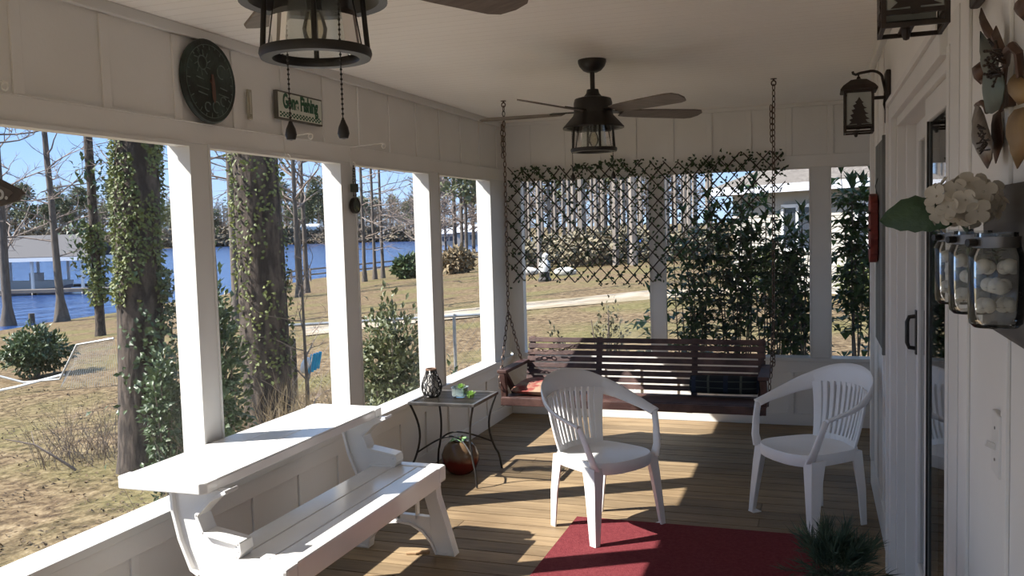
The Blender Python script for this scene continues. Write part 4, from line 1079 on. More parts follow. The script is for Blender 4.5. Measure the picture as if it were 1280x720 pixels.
for jy, nm in ((1.47,'nearest'), (1.675,'middle'), (1.86,'farthest')):
    t = thing('leaf_sprig', 'dark green leaf sprig tucked into the %s jar' % nm, 'sprig', (XR-0.086, jy, 1.60), 0, 'leaf sprigs in the jars')
    mb = MB(); mb.tube([V(0.002,0,-0.016), V(-0.004,0.004,0.006)], 0.0012, 5)
    for q in range(7):
        a = q*2.4; mb.leaf(V(-0.003*math.cos(a), 0.003*math.sin(a), -0.014+0.003*q), V(math.cos(a), math.sin(a), 0.35), V(0,0,1), 0.021, 0.013, 0.3)
    mb.build('leaves', mat('sprig_leaf', (0.03,0.06,0.04), (0.05,0.085,0.055), scale=40, rough=0.5), t, local=True)
def hydrangea():
    t = thing('hydrangea_stem', 'cream hydrangea bloom with one green leaf in the middle jar', 'flower', (XR-0.088, 1.675, 1.50))
    R2 = random.Random(8); mb = MB(); C = V(-0.012, 0.0, 0.180)
    for i in range(34):
        z = 1-2*(i+0.5)/34; a = i*2.4; r = math.sqrt(1-z*z)
        d = V(r*math.cos(a), r*math.sin(a), z)
        if z < -0.9: continue
        k_ = R2.uniform(0.86, 1.08)
        p = C + V(d.x*0.052, d.y*0.060, d.z*0.040)*k_
        d = (d + V(R2.gauss(0,.22), R2.gauss(0,.22), R2.gauss(0,.22))).normalized()
        s1 = d.orthogonal().normalized(); s1 = Matrix.Rotation(R2.uniform(0, 6), 3, d) @ s1; s2 = d.cross(s1)
        for e in (s1, s2, -s1, -s2):
            w = d.cross(e); g = R2.uniform(.85, 1.1); up_ = R2.uniform(0.001, 0.006)
            row = []
            for u, wd, h in ((0.0,0.15,0.0), (0.35,0.8,0.1), (0.7,1.0,0.55), (0.95,0.62,1.0), (1.05,0.15,1.1)):
                q0 = p+e*(0.0205*u*g)+d*(up_*h)
                row.append((q0-w*0.0105*wd*g+d*0.0018*wd, q0, q0+w*0.0105*wd*g+d*0.0018*wd))
            mb.add([x for r_ in row for x in r_], [f for j in range(4) for f in ((j*3, j*3+1, j*3+4, j*3+3), (j*3+1, j*3+2, j*3+5, j*3+4))], True)
        mb.ball(p+d*0.0015, 0.002, 6, 4)
    mb.ball(C, 0.034, 14, 10, (1.1,1.3,0.9))
    mb.build('bloom', mat('cream_petals', (0.50,0.46,0.38), (0.60,0.56,0.48), scale=30, rough=0.7, trans=0.25), t, local=True, sharp=80)
    lf = MB(); L = 0.115
    base = V(-0.03, 0.005, 0.150); dirn = V(-0.93, 0.12, 0.02).normalized(); sd = V(0.05, 0.45, 0.9).normalized()
    n = 10; row = []
    for i in range(n+1):
        u = i/n; w = 0.036*math.sin(PI*min(1, u*0.96+0.04))**0.7*(1 if i % 2 else 0.90)
        c = base + dirn*L*u + V(0, 0, 0.012*math.sin(PI*u))
        row.append((c-sd*w+V(0,-0.006,0), c, c+sd*w+V(0,-0.006,0)))
    vs = [p for r_ in row for p in r_]; fs = []
    for i in range(n):
        fs += [(i*3, i*3+1, i*3+4, i*3+3), (i*3+1, i*3+2, i*3+5, i*3+4)]
    lf.add(vs, fs, True); lf.build('leaf', mat('hydrangea_leaf', (0.035,0.075,0.04), (0.05,0.10,0.05), scale=30, rough=0.5, bump=0.3, bscale=60), t, local=True, solid=0.0012)
    MB().tube([V(-0.002,0,0.005), V(-0.004,0.002,0.08), V(-0.01,0,0.17)], 0.003, 6).build('stem', mat('green_stem', (0.10,0.13,0.06), rough=0.6), t, local=True)
    MB().tube([V(-0.008,0,0.13), V(-0.02,0.003,0.15), base], 0.002, 6).build('leaf_stalk', mat('green_stalk', (0.10,0.13,0.06), rough=0.6), t, local=True)
hydrangea()
def metal_flowers():
    t = thing('metal_flower_art', 'layered metal flower wall art above the glass jars', 'wall art', (XR, 1.85, 1.72))
    def outl(pts, X):                                          # outline in pixels of the wall's zoom -> Y,Z on the plane x = X
        out = []
        for a, b in pts:
            d = ray(1200+a/3.13, b/3.13); q = EYE + d*(X/d.x); out.append((q.y, q.z))
        return out
    def petal(name, pts, X, m_, lab=None, bulge=0.009):
        P = outl(pts, X); cy = sum(p[0] for p in P)/len(P); cz = sum(p[1] for p in P)/len(P)
        mb = MB(); n = len(P)
        vs = [V(X, y, z) for y, z in P] + [V(X-bulge, cy+(y-cy)*0.5, cz+(z-cz)*0.5) for y, z in P] + [V(X-bulge*1.2, cy, cz)]
        fs = [(i, (i+1) % n, n+(i+1) % n, n+i) for i in range(n)] + [(n+i, n+(i+1) % n, 2*n) for i in range(n)]
        mb.add(vs, fs, True); o = mb.build(name, m_, t, solid=0.002)
        if lab: o['label'] = lab
    RUST = mat('rust_brown_metal', (0.085,0.048,0.035), (0.14,0.085,0.06), scale=14, rough=0.5, metal=0.5)
    TEAL = mat('patina_teal_metal', (0.12,0.15,0.13), (0.16,0.12,0.09), scale=9, rough=0.5, metal=0.3, lo=0.5, hi=0.8)
    GOLD = mat('ochre_metal', (0.32,0.21,0.09), (0.20,0.12,0.06), scale=9, rough=0.5, metal=0.4)
    SILV = mat('pewter_metal', (0.26,0.23,0.20), (0.12,0.10,0.085), scale=22, rough=0.4, metal=0.6)
    petal('leaf_blade', [(83,30),(105,75),(130,120),(143,180),(125,160),(105,110),(88,70)], 0.305, RUST)
    petal('petal', [(80,122),(95,140),(115,165),(132,190),(135,220),(150,260),(170,300),(175,340),(165,400),(150,430),(125,445),(103,440),(100,400),(105,350),(118,310),(105,270),(92,230),(85,190),(90,160)], 0.300, TEAL, 'teal patina petal')
    petal('leaf_blade', [(142,100),(160,140),(175,180),(180,250),(165,240),(150,180),(140,140)], 0.292, RUST, None, 0.01)
    petal('bud', [(65,255),(78,243),(92,245),(97,270),(92,300),(82,330),(72,295)], 0.315, RUST, None, 0.012)
    petal('petal', [(62,410),(80,420),(95,450),(110,500),(128,560),(125,620),(108,660),(95,640),(80,600),(65,580),(60,520),(65,460)], 0.300, SILV, 'pewter petal', 0.012)
    petal('petal', [(195,310),(215,290),(240,300),(268,330),(262,400),(230,410),(205,380)], 0.300, GOLD, 'ochre petal')
    petal('petal', [(190,460),(215,430),(250,420),(280,440),(275,560),(250,620),(225,660),(215,610),(200,560),(188,540)], 0.295, GOLD, 'ochre petal')
    petal('leaf_blade', [(235,0),(262,-30),(270,40),(252,80),(228,40)], 0.30, RUST)
    petal('leaf_blade', [(130,450),(158,430),(168,560),(140,640),(130,560)], 0.325, RUST, None, 0.006)
    st = MB()
    def p3(a, b, X): d = ray(1200+a/3.13, b/3.13); return EYE+d*(X/d.x)
    st.tube([p3(178,250,0.30), p3(184,200,0.29), p3(205,180,0.285), p3(228,205,0.29), p3(238,290,0.30), p3(242,330,0.31)], 0.007, 8)
    st.tube([p3(85,315,0.315), p3(95,325,0.31), p3(112,318,0.305)], 0.004, 7)
    st.tube([p3(65,412,0.305), p3(85,400,0.30), p3(100,415,0.305), p3(108,440,0.31)], 0.005, 7)
    st.tube([p3(160,430,0.32), p3(170,330,0.31), p3(178,250,0.30)], 0.005, 7)
    st.build('stem', RUST, t)
    sd = MB(); R2 = random.Random(5)
    for i in range(34):
        a, b = R2.uniform(140,172), R2.uniform(185,300); q = p3(a, b, 0.285); d = V(-0.6, R2.gauss(0,.5), R2.gauss(0,.6)).normalized()
        sd.tube([q, q+d*0.02], 0.0016, 5); sd.ball(q+d*0.021, 0.0028, 6, 4)
    sd.build('stamens', LANB, t); sd = MB()
    for i in range(22):
        a, b = R2.uniform(85,118), R2.uniform(480,590); q = p3(a, b, 0.278); d = V(-0.6, R2.gauss(0,.5), R2.gauss(0,.6)).normalized()
        sd.tube([q, q+d*0.012], 0.0016, 5)
    sd.build('stamens', LANB, t)
    MB().box(XR-0.012, XR, 1.80, 1.84, 1.85, 1.89).build('wall_mount', RUST, t)
metal_flowers()

# ------------------------------------------------------------------ willow trellis with vine on the back wall
IVY = mat('vine_leaf', (0.020,0.045,0.018), (0.045,0.085,0.03), scale=20, rough=0.5, trans=0.2)
STICK = mat('willow_stick', (0.040,0.028,0.02), (0.07,0.05,0.035), scale=20, rough=0.75)
def trellis():
    t = thing('willow_trellis', 'dark expanding willow trellis with small leaved vine across the back screens', 'trellis', (-1.40, D-0.04, 1.15))
    R2 = random.Random(31)
    x0, x1 = -2.53, -0.27
    def top(x): return 2.145 + 0.03*max(0, (x+0.9)/0.6) + 0.012*math.sin(x*7)
    def bot(x):
        if x < -1.25: return 1.19 + 0.02*math.sin(x*5)
        return 1.19 + 0.74*((x+1.25)/0.98)**1.0
    pts = []
    sticks = []
    sp = 0.112; sl = 1.10                                     # rise over run
    for fam in (1, -1):
        mb = MB(); k = -40
        while k < 60:
            c = x0 + k*sp + (0.03 if fam < 0 else 0)
            k += 1
            P = []
            for i in range(61):
                z = 1.15+i*(2.25-1.15)/60; x = c + fam*(z-1.15)/sl + 0.006*math.sin(z*9+k)
                if x0-0.01 < x < x1+0.03 and bot(x)-0.03 < z < top(x)+0.02: P.append(V(x, D-0.030-(0.011 if fam > 0 else 0.0), z))
            if len(P) > 3:
                e = R2.uniform(0.0, 0.05); d = (P[-1]-P[-2]).normalized(); P.append(P[-1]+d*e)
                mb.tube([P[0], P[len(P)//3], P[2*len(P)//3], P[-1]], R2.uniform(0.0042,0.006), 5); pts += P
        mb.build('lattice', STICK, t)
    lv = MB()
    for i in range(2300):
        p = R2.choice(pts).copy()
        dens = 0.55 if p.z < top(p.x)-0.14 else 1.0
        if R2.random() > dens: continue
        p += V(R2.gauss(0,.018), -0.012-abs(R2.gauss(0,.012)), R2.gauss(0,.018))
        p.y = min(p.y, D-0.02)
        d = V(R2.gauss(0,1), -abs(R2.gauss(0,.5)), R2.gauss(-0.2,.8))
        lv.leaf(p, d, V(R2.gauss(0,.4), -1, R2.gauss(0,.4)), R2.uniform(0.022,0.040), R2.uniform(0.014,0.022), 0.2)
    for i in range(7):                                         # loose runners at the top
        x = R2.uniform(-2.4,-0.4); P = [V(x, D-0.05, top(x))]
        for j in range(7): P.append(P[-1]+V(R2.uniform(-0.01,0.05), -0.004, R2.uniform(-0.02,0.022)))
        lv.tube(P, 0.0018, 4)
        for p in P:
            for q in range(2): lv.leaf(p, V(R2.gauss(0,1), -0.4, R2.gauss(0,1)), V(0,-1,0), 0.035, 0.02, 0.2)
    o = lv.build('vine', IVY, t); o['kind'] = 'stuff'
trellis()

# ------------------------------------------------------------------ outdoors : ground, water, drive
def ground_mat():
    M_ = bpy.data.materials.new('dry_winter_lawn'); M_.use_nodes = True
    n = M_.node_tree.nodes; l = M_.node_tree.links; b = n['Principled BSDF']; b.inputs['Roughness'].default_value = 0.95; b.inputs['Specular IOR Level'].default_value = 0.1
    tc = n.new('ShaderNodeTexCoord')
    def nz(s, d=6):
        q = n.new('ShaderNodeTexNoise'); q.inputs['Scale'].default_value = s; q.inputs['Detail'].default_value = d; l.new(tc.outputs['Object'], q.inputs['Vector']); return q.outputs['Fac']
    def ramp(f, *st):
        r = n.new('ShaderNodeValToRGB'); e = r.color_ramp.elements
        e[0].position, e[0].color = st[0][0], (*st[0][1], 1); e[1].position, e[1].color = st[-1][0], (*st[-1][1], 1)
        for p, c in st[1:-1]: q = e.new(p); q.color = (*c, 1)
        l.new(f, r.inputs[0]); return r.outputs[0]
    c1 = ramp(nz(7, 9), (0.28, (0.055,0.037,0.022)), (0.45, (0.14,0.098,0.056)), (0.56, (0.225,0.165,0.094)), (0.75, (0.32,0.245,0.15)))
    gr = ramp(nz(0.35, 5), (0.46, (0,0,0)), (0.64, (0.5,0.5,0.5)))
    mx = n.new('ShaderNodeMixRGB'); mx.inputs[2].default_value = (0.16,0.165,0.055,1); l.new(gr, mx.inputs[0]); l.new(c1, mx.inputs[1])
    lt = ramp(nz(30, 6), (0.38, (0.55,0.5,0.45)), (0.6, (1,1,1)))
    m2 = n.new('ShaderNodeMixRGB'); m2.blend_type = 'MULTIPLY'; m2.inputs[0].default_value = 0.8; l.new(mx.outputs[0], m2.inputs[1]); l.new(lt, m2.inputs[2])
    l.new(m2.outputs[0], b.inputs['Base Color'])
    bp = n.new('ShaderNodeBump'); bp.inputs['Strength'].default_value = 0.5; bp.inputs['Distance'].default_value = 0.05; l.new(nz(18, 8), bp.inputs['Height']); l.new(bp.outputs[0], b.inputs['Normal'])
    return M_
mb = MB(); rs = [0.5]
while rs[-1] < 1500: rs.append(rs[-1]*1.045+0.02)
NA = 300; vs = []; fs = []
for r in rs:
    for k in range(NA):
        a = 2*PI*k/NA; x, y = r*math.cos(a), r*math.sin(a); z = land(x, y)
        if r < 9 and XL-WT-0.1 < x < 5 and YN-0.5 < y < D+0.3: z = min(z, -0.5)
        vs.append(V(x, y, z))
for i in range(len(rs)-1):
    for k in range(NA): fs.append((i*NA+k, i*NA+(k+1) % NA, (i+1)*NA+(k+1) % NA, (i+1)*NA+k))
mb.add(vs, fs, True)
struct(mb.build('ground', ground_mat()), 'dry tan winter lawn with leaf litter round the porch', 'ground')
def water_mat():
    M_ = mat('lake_water', (0.018,0.055,0.17), rough=0.16, spec=0.4)
    n = M_.node_tree.nodes; l = M_.node_tree.links; b = n['Principled BSDF']
    tc = n.new('ShaderNodeTexCoord'); mp = n.new('ShaderNodeMapping'); mp.inputs['Scale'].default_value = (0.5, 0.22, 1); l.new(tc.outputs['Object'], mp.inputs[0])
    z = n.new('ShaderNodeTexNoise'); z.inputs['Scale'].default_value = 1.0; z.inputs['Detail'].default_value = 4; l.new(mp.outputs[0], z.inputs['Vector'])
    bp = n.new('ShaderNodeBump'); bp.inputs['Strength'].default_value = 1.0; bp.inputs['Distance'].default_value = 0.6; l.new(z.outputs['Fac'], bp.inputs['Height']); l.new(bp.outputs[0], b.inputs['Normal'])
    return M_
WZ = -2.6
mb = MB(); ca = math.radians(100+90)
pts = [V(430*math.cos(math.radians(a)), 430*math.sin(math.radians(a)), WZ) for a in range(95, 270, 3)]
mb.add([V(0,0,WZ)] + pts, [(0, i+1, i+2) for i in range(len(pts)-1)])
w = mb.build('lake', water_mat()); tag(w, 'blue rippled lake beyond the lawn on the left', 'lake', None, 'stuff')
# pale drive across the back lawn
L_ = [ground_at(*q) for q in ((380,415), (520,398), (590,392), (650,384), (720,378), (830,368), (950,362))]
dv = MB(); row = []
for i, p in enumerate(L_):
    q = L_[min(i+1, len(L_)-1)]-L_[max(i-1,0)]; q.z = 0; q.normalize(); nn = V(-q.y, q.x, 0); wd = 1.5
    for s in (-1, -0.3, 0.3, 1):
        a = p+nn*s*wd; row.append(V(a.x, a.y, land(a.x, a.y)+0.03))
dv.add(row, [(i*4+k, i*4+k+1, i*4+k+5, i*4+k+4) for i in range(len(L_)-1) for k in range(3)], True)
struct(dv.build('driveway', mat('pale_sandy_drive', (0.40,0.335,0.25), (0.29,0.23,0.16), scale=1.2, rough=0.95, c3=(0.25,0.20,0.12), scale3=0.6)), 'pale sandy drive across the back lawn', 'driveway')

# ------------------------------------------------------------------ outdoors : plants
BARK = mat('pine_bark', (0.022,0.016,0.012), (0.085,0.064,0.05), scale=6, rough=0.95, stretch=(3,3,0.9), bump=1.0, bscale=6, lo=0.4, hi=0.62)
GBARK = mat('grey_bark', (0.075,0.06,0.05), (0.13,0.11,0.09), scale=5, rough=0.9, stretch=(2,2,0.5), bump=0.4)
TWIG = mat('bare_twig', (0.17,0.13,0.105), (0.24,0.19,0.155), scale=8, rough=0.9)
TREEIVY = mat('tree_ivy_leaf', (0.075,0.10,0.025), (0.17,0.19,0.05), scale=3, rough=0.55, trans=0.2)
SHRUBL = mat('evergreen_leaf', (0.035,0.06,0.022), (0.075,0.11,0.04), scale=4, rough=0.45, trans=0.15)
DARKL = mat('anise_leaf', (0.045,0.095,0.028), (0.115,0.19,0.055), scale=6, rough=0.4, trans=0.4)
PINEF = mat('pine_foliage', (0.105,0.125,0.065), (0.18,0.19,0.11), scale=1.2, rough=0.9, trans=0.1)
DRYB = mat('dry_weed', (0.19,0.14,0.08), (0.29,0.225,0.13), scale=6, rough=0.9)
def trunk(mb, P, h, r0, r1, R2, lean=(0,0), n=12, seg=14, flare=1.35, wob=0.02):
    path = []; rad = []
    for i in range(seg+1):
        u = i/seg; z = h*u
        path.append(P + V(lean[0]*u + wob*h*0.1*math.sin(3*u+R2.random()), lean[1]*u + wob*h*0.1*math.cos(4*u+R2.random()), z-0.15*(1-u)))
        rad.append((r0+(r1-r0)*u)*(1+(flare-1)*max(0, 1-u*h/0.7)**2)*(1+R2.uniform(-.03,.03)))
    mb.tube(path, rad, n); return path, rad
def branches(mb, path, rad, R2, u0, nb, L, droop=0.0, rise=0.35, twigs=5, r=0.02, depth=2):
    for k in range(nb):
        u = u0+(1-u0)*(k+R2.random())/nb; i = min(int(u*(len(path)-1)), len(path)-2); p = path[i].lerp(path[i+1], u*(len(path)-1)-i)
        a = R2.uniform(0, 2*PI); ll = L*(1.15-u)*R2.uniform(0.6, 1.1)
        d = V(math.cos(a), math.sin(a), R2.uniform(rise*0.4, rise*1.4)-droop).normalized()
        def grow(p, d, ll, r, dep):
            P = [p]; dd = d.copy(); ns = 5
            for s in range(ns):
                dd = (dd+V(R2.gauss(0,.16), R2.gauss(0,.16), R2.gauss(0.03,.13))).normalized(); P.append(P[-1]+dd*ll/ns)
            mb.tube(P, [r*(1-0.75*s/ns) for s in range(ns+1)], 4 if r < 0.02 else 5, cap=False)
            if dep:
                for q in range(twigs):
                    s = R2.randint(1, ns); e = (dd+V(R2.gauss(0,.7), R2.gauss(0,.7), R2.gauss(0.1,.5))).normalized()
                    grow(P[s], e, ll*R2.uniform(.25,.5), r*0.5, dep-1)
        grow(p, d, ll, r, depth)
def bare_tree(name, label, P, h, r0, seed, nb=14, L=2.6, u0=0.3, lean=(0,0), group=None, twr=0.02, depth=2, m_=GBARK, twigs=5, flare=1.7, rise=0.35):
    R2 = random.Random(seed); t = thing(name, label, 'tree', P, 0, group)
    mb = MB(); pa, ra = trunk(mb, P, h, r0, r0*0.35, R2, lean, flare=flare); mb.build('trunk', m_, t)
    mb = MB(); branches(mb, pa, ra, R2, u0, nb, L, r=twr, depth=depth, twigs=twigs, rise=rise); mb.build('branches', TWIG, t)
    return t
def leaves_round(mb, path, rad, n, R2, size, u0, u1, spread=0.06, side=None, bunch=1.0):
    for i in range(n):
        u = R2.uniform(u0, u1); k = min(int(u*(len(path)-1)), len(path)-2); p = path[k].lerp(path[k+1], u*(len(path)-1)-k); r = rad[k]
        a = R2.uniform(0, 2*PI) if side is None else R2.gauss(side, 0.8)
        if noise.noise(V(math.cos(a)*1.3, math.sin(a)*1.3, u*9)) < -0.20*bunch: continue
        o = V(math.cos(a), math.sin(a), 0); q = p+o*(r+abs(R2.gauss(0, spread)))
        mb.leaf(q, (o*0.5+V(R2.gauss(0,.6), R2.gauss(0,.6), R2.gauss(-.3,.5))), o, size*R2.uniform(.6,1.2), size*R2.uniform(.45,.7), 0.2)
def toward(P):                                                 # angle from a tree towards the porch
    return math.atan2(-P.y+2, -P.x-2)

# the tree trunks by the left screens
P = ground_at(10, 410); bare_tree('bare_cypress', 'leaning grey bare tree nearest the left edge of the picture', P, 17, 0.24, 3, nb=24, L=7, u0=0.2, lean=(0.1,0.0), twr=0.05, flare=1.9)
P = ground_at(77, 402); bare_tree('bare_cypress', 'slim bare tree with white branches in front of the boat house', P, 19, 0.20, 5, nb=28, L=7, u0=0.18, lean=(-0.35,-0.3), twr=0.045, flare=2.2)
def ivy_tree(label, P, h, r, seed, nl, size, u0, u1, spread, lean=(0,0), stubs=0, side=None, trunkleaf=True, flare=1.3):
    R2 = random.Random(seed); t = thing('pine_tree', label, 'tree', P)
    mb = MB(); pa, ra = trunk(mb, P, h, r, r*0.8, R2, lean, n=20, seg=26, flare=flare); mb.build('trunk', BARK, t)
    if nl:
        lv = MB(); leaves_round(lv, pa, ra, nl, R2, size, u0, u1, spread, side); lv.build('ivy', TREEIVY, t)
    return t, pa, ra
P = ground_at(125, 420); t, pa, ra = ivy_tree('slender dark trunk with tufts of ivy between slim tree and big pine', P, 13, 0.165, 8, 900, 0.20, 0.10, 0.32, 0.10)
P3 = P
lv = MB(); R2 = random.Random(4)
for c_, n_, s_ in (((-0.35,-0.35,3.6),90,0.45), ((0.1,0.1,5.8),120,0.5), ((-0.1,0,2.5),80,0.5)):
    for i in range(n_): lv.leaf(P3+V(*c_)+V(R2.gauss(0,s_*.6), R2.gauss(0,s_*.6), R2.gauss(0,s_)), V(R2.gauss(0,1), R2.gauss(0,1), R2.gauss(-.2,1)), V(0,0,1), 0.26, 0.16, .2)
lv.build('ivy_tuft', SHRUBL, t)
P = ground_at(177, 587); P4 = P
r4 = 28/F_PX*(P-EYE).dot(CF)
t, pa4, ra4 = ivy_tree('thick pine trunk wrapped in yellow green ivy in the first left screen', P, 9, r4, 12, 9000, 0.060, 0.22, 0.75, 0.016, flare=1.2, lean=(0.32,0.1))
lv = MB(); leaves_round(lv, pa4, ra4, 1700, random.Random(9), 0.085, 0.01, 0.26, 0.13, side=math.atan2(0.35, 0.9)); lv.build('ivy_tuft', SHRUBL, t)
P5 = at(335, 535, 8.6); P5 = on_ground(P5); r5 = 30/F_PX*8.6
t, pa5, ra5 = ivy_tree('thick dark pine trunk in the second left screen', P5, 9.5, r5, 14, 5200, 0.05, 0.12, 0.80, 0.015, flare=1.2, lean=(-0.05,0))
P = on_ground(at(297, 420, 30)); bare_tree('bare_cypress', 'thin bare tree just left of the thick dark trunk', P, 17, 0.17, 21, nb=12, L=5, u0=0.25, twr=0.035)
P = on_ground(at(270, 420, 26)); bare_tree('bare_cypress', 'thin bare tree beside the second left post', P, 15, 0.10, 22, nb=14, L=4.5, u0=0.2, twr=0.03)
for q, (px, dp, hh, sd) in enumerate(((372,48,13,31), (382,52,12,32), (455,62,20,33), (468,64,17,34), (478,66,16.5,35))):
    P = on_ground(at(px, 340, dp))
    bare_tree('bare_cypress', ('bare tree with forked limbs by the water, left one in the second screen', 'bare tree by the water, right one in the second screen', 'tall straight bare tree with level twigs, leftmost in the third screen', 'straight bare tree, middle of three in the third screen', 'straight bare tree, rightmost of three in the third screen')[q], P, hh, 0.13 if q > 1 else 0.16, sd, nb=26 if q > 1 else 16, L=5.5 if q > 1 else 7, u0=0.12 if q > 1 else 0.3, twr=0.04 if q > 1 else 0.07, group=None, rise=0.05 if q > 1 else 0.6, twigs=3 if q > 1 else 5)

def shrub(name, label, P, rx, ry, rz, n, size, m_, seed, group=None, stems=8, narrow=0.5, lift=0.0, cat='shrub'):
    R2 = random.Random(seed); t = thing(name, label, cat, P, 0, group)
    sm = MB()
    for k in range(stems):
        a = R2.uniform(0, 2*PI); q = V(math.cos(a)*rx*0.7*R2.random(), math.sin(a)*ry*0.7*R2.random(), rz*R2.uniform(1.0,1.7))
        sm.tube([P+V(0,0,-0.1)+q*0.05, P+V(q.x*0.5, q.y*0.5, q.z*0.5), P+q], [0.016,0.011,0.004], 5)
    sm.build('stems', TWIG, t)
    lv = MB()
    for i in range(n):
        while True:
            d = V(R2.uniform(-1,1), R2.uniform(-1,1), R2.uniform(-1,1))
            if 0.25 < d.length < 1: break
        rr = d.length; d2 = d*(0.75+0.25*noise.noise(d*2.5+V(seed,0,0))*2)
        p = P+V(d2.x*rx, d2.y*ry, rz+lift+d2.z*rz)
        if p.z < P.z+0.02: continue
        lv.leaf(p, d+V(R2.gauss(0,.5), R2.gauss(0,.5), R2.gauss(0.2,.5)), d+V(0,0,.4), size*R2.uniform(.7,1.2), size*narrow*R2.uniform(.7,1.1), 0.25)
    lv.build('foliage', m_, t)
    return t
P = ground_at(47, 472); dp = (P-EYE).dot(CF); k = dp/F_PX
shrub('round_shrub', 'round dark evergreen shrub at the left edge of the lawn', P+V(0,0,0), 46*k, 46*k, 33*k, 2600, 0.15, SHRUBL, 41)
P = on_ground(at(490, 480, 7.6)); k = 7.6/F_PX
shrub('tall_shrub', 'tall evergreen bush filling the third left screen', P, 0.44, 0.40, 0.93, 3800, 0.075, mat('grey_green_leaf', (0.055,0.07,0.028), (0.12,0.135,0.055), scale=4, rough=0.5, trans=0.15), 42)
P = on_ground(at(560, 470, 7.9))
shrub('tall_shrub', 'narrow evergreen bush just right of the third left post', P, 0.14, 0.3, 0.56, 500, 0.075, SHRUBL, 43)
P = on_ground(at(274, 470, 6.7))
shrub('leafy_vine', 'green leafy vine bush between first post and thick dark trunk', P, 0.22, 0.25, 1.20, 1900, 0.080, SHRUBL, 44, stems=12)
P = on_ground(at(207, 480, 7.2))
shrub('leafy_vine', 'green leafy vine hanging on the right side of the ivy pine', P, 0.20, 0.22, 0.85, 1500, 0.08, SHRUBL, 45, stems=9)
for q, (px, py, rx, rz, n_) in enumerate(((165,352,60,24,60), (510,330,20,14,260), (572,335,24,16,260), (340,352,24,6,160))):
    if q == 0: continue
    dp = 60; P = on_ground(at(px, py, dp)); k = dp/F_PX
    shrub('waterside_bush', ('', 'low grey green bush by the water in the third screen', 'brown bush at the far side of the field in the fourth screen', 'low brown brush along the water in the second screen')[q], P, rx*k, rx*k*0.7, rz*k, n_*3, 0.55, SHRUBL if q == 1 else DRYB, 50+q, stems=6)
def brush(label, P, r, h, n, seed, m_=DRYB, name='dry_brush'):
    R2 = random.Random(seed); mb = MB()
    for i in range(n):
        a = R2.uniform(0, 2*PI); q = r*math.sqrt(R2.random()); b0 = on_ground(P+V(q*math.cos(a), q*math.sin(a), 0)); hh = h*R2.uniform(.35,1.0)
        d = V(R2.gauss(0,.35), R2.gauss(0,.35), 1).normalized(); p = [b0+V(0,0,-0.02)]
        for s in range(4): d = (d+V(R2.gauss(0,.18), R2.gauss(0,.18), R2.gauss(-.02,.08))).normalized(); p.append(p[-1]+d*hh/4)
        mb.tube(p, [0.004,0.0035,0.003,0.002,0.001], 3, cap=False)
        if R2.random() < .5:
            for s in (2, 3): mb.tube([p[s], p[s]+V(R2.gauss(0,.09), R2.gauss(0,.09), R2.uniform(.02,.12))], 0.0016, 3, cap=False)
    return tag(mb.build(name, m_), label, 'brush', None, 'stuff')
brush('dry twiggy weeds at the foot of the ivy pine', ground_at(110, 575), 0.55, 0.9, 130, 61, TWIG)
brush('dry tan weeds below the tall evergreen bush', on_ground(at(452, 520, 7.5)), 0.30, 0.95, 520, 62)
brush('dry tan weeds in front of the fence in the second screen', on_ground(at(374, 500, 7.8)), 0.75, 1.25, 900, 63)
P = on_ground(at(384, 500, 8.6)); bare_tree('bare_sapling', 'thin bare sapling among the weeds right of the thick dark trunk', P, 2.5, 0.022, 171, nb=16, L=0.9, u0=0.15, twr=0.008, twigs=4, flare=1.0)
brush('dry grass and twigs on the bank right of the thick dark trunk', on_ground(at(392, 470, 10.0)), 1.0, 0.8, 700, 66)
brush('dry tan weeds at the foot of the fourth screen', on_ground(at(560, 480, 8.2)), 0.32, 0.55, 260, 64)
brush('bare twiggy weeds between the two thick pines', on_ground(at(262, 520, 6.6)), 0.35, 1.2, 90, 65, TWIG)
R2 = random.Random(77); mb = MB()                               # litter on the near ground
for i in range(11000):
    a = R2.uniform(0, 1); x = -2.9-14*a*a; y = R2.uniform(1.2, 14); p = V(x, y, land(x, y)+0.012)
    an = R2.uniform(0, 6.28)
    mb.leaf(p, V(math.cos(an), math.sin(an), R2.gauss(0,.2)), V(R2.gauss(0,.3), R2.gauss(0,.3), 1), R2.uniform(.03,.075), R2.uniform(.015,.035), R2.gauss(0,.6))
tag(mb.build('leaf_litter', mat('fallen_leaves', (0.045,0.03,0.018), (0.16,0.105,0.055), scale=2.5, rough=0.9)), 'brown fallen leaves scattered over the lawn by the porch', 'leaf litter', None, 'stuff')
mb = MB(); P = ground_at(95, 590); mb.tube([P+V(0,0,.02), P+V(-0.12,-0.1,.16), P+V(-0.36,-0.2,.34), P+V(-0.62,-0.34,.42)], [0.016,0.014,0.01,0.005], 6); mb.tube([P+V(-0.36,-0.2,.34), P+V(-0.5,-0.1,.46)], [0.006,0.003], 5)
tag(mb.build('fallen_branch', TWIG), 'bent dead branch lying on the lawn left of the ivy pine', 'branch')

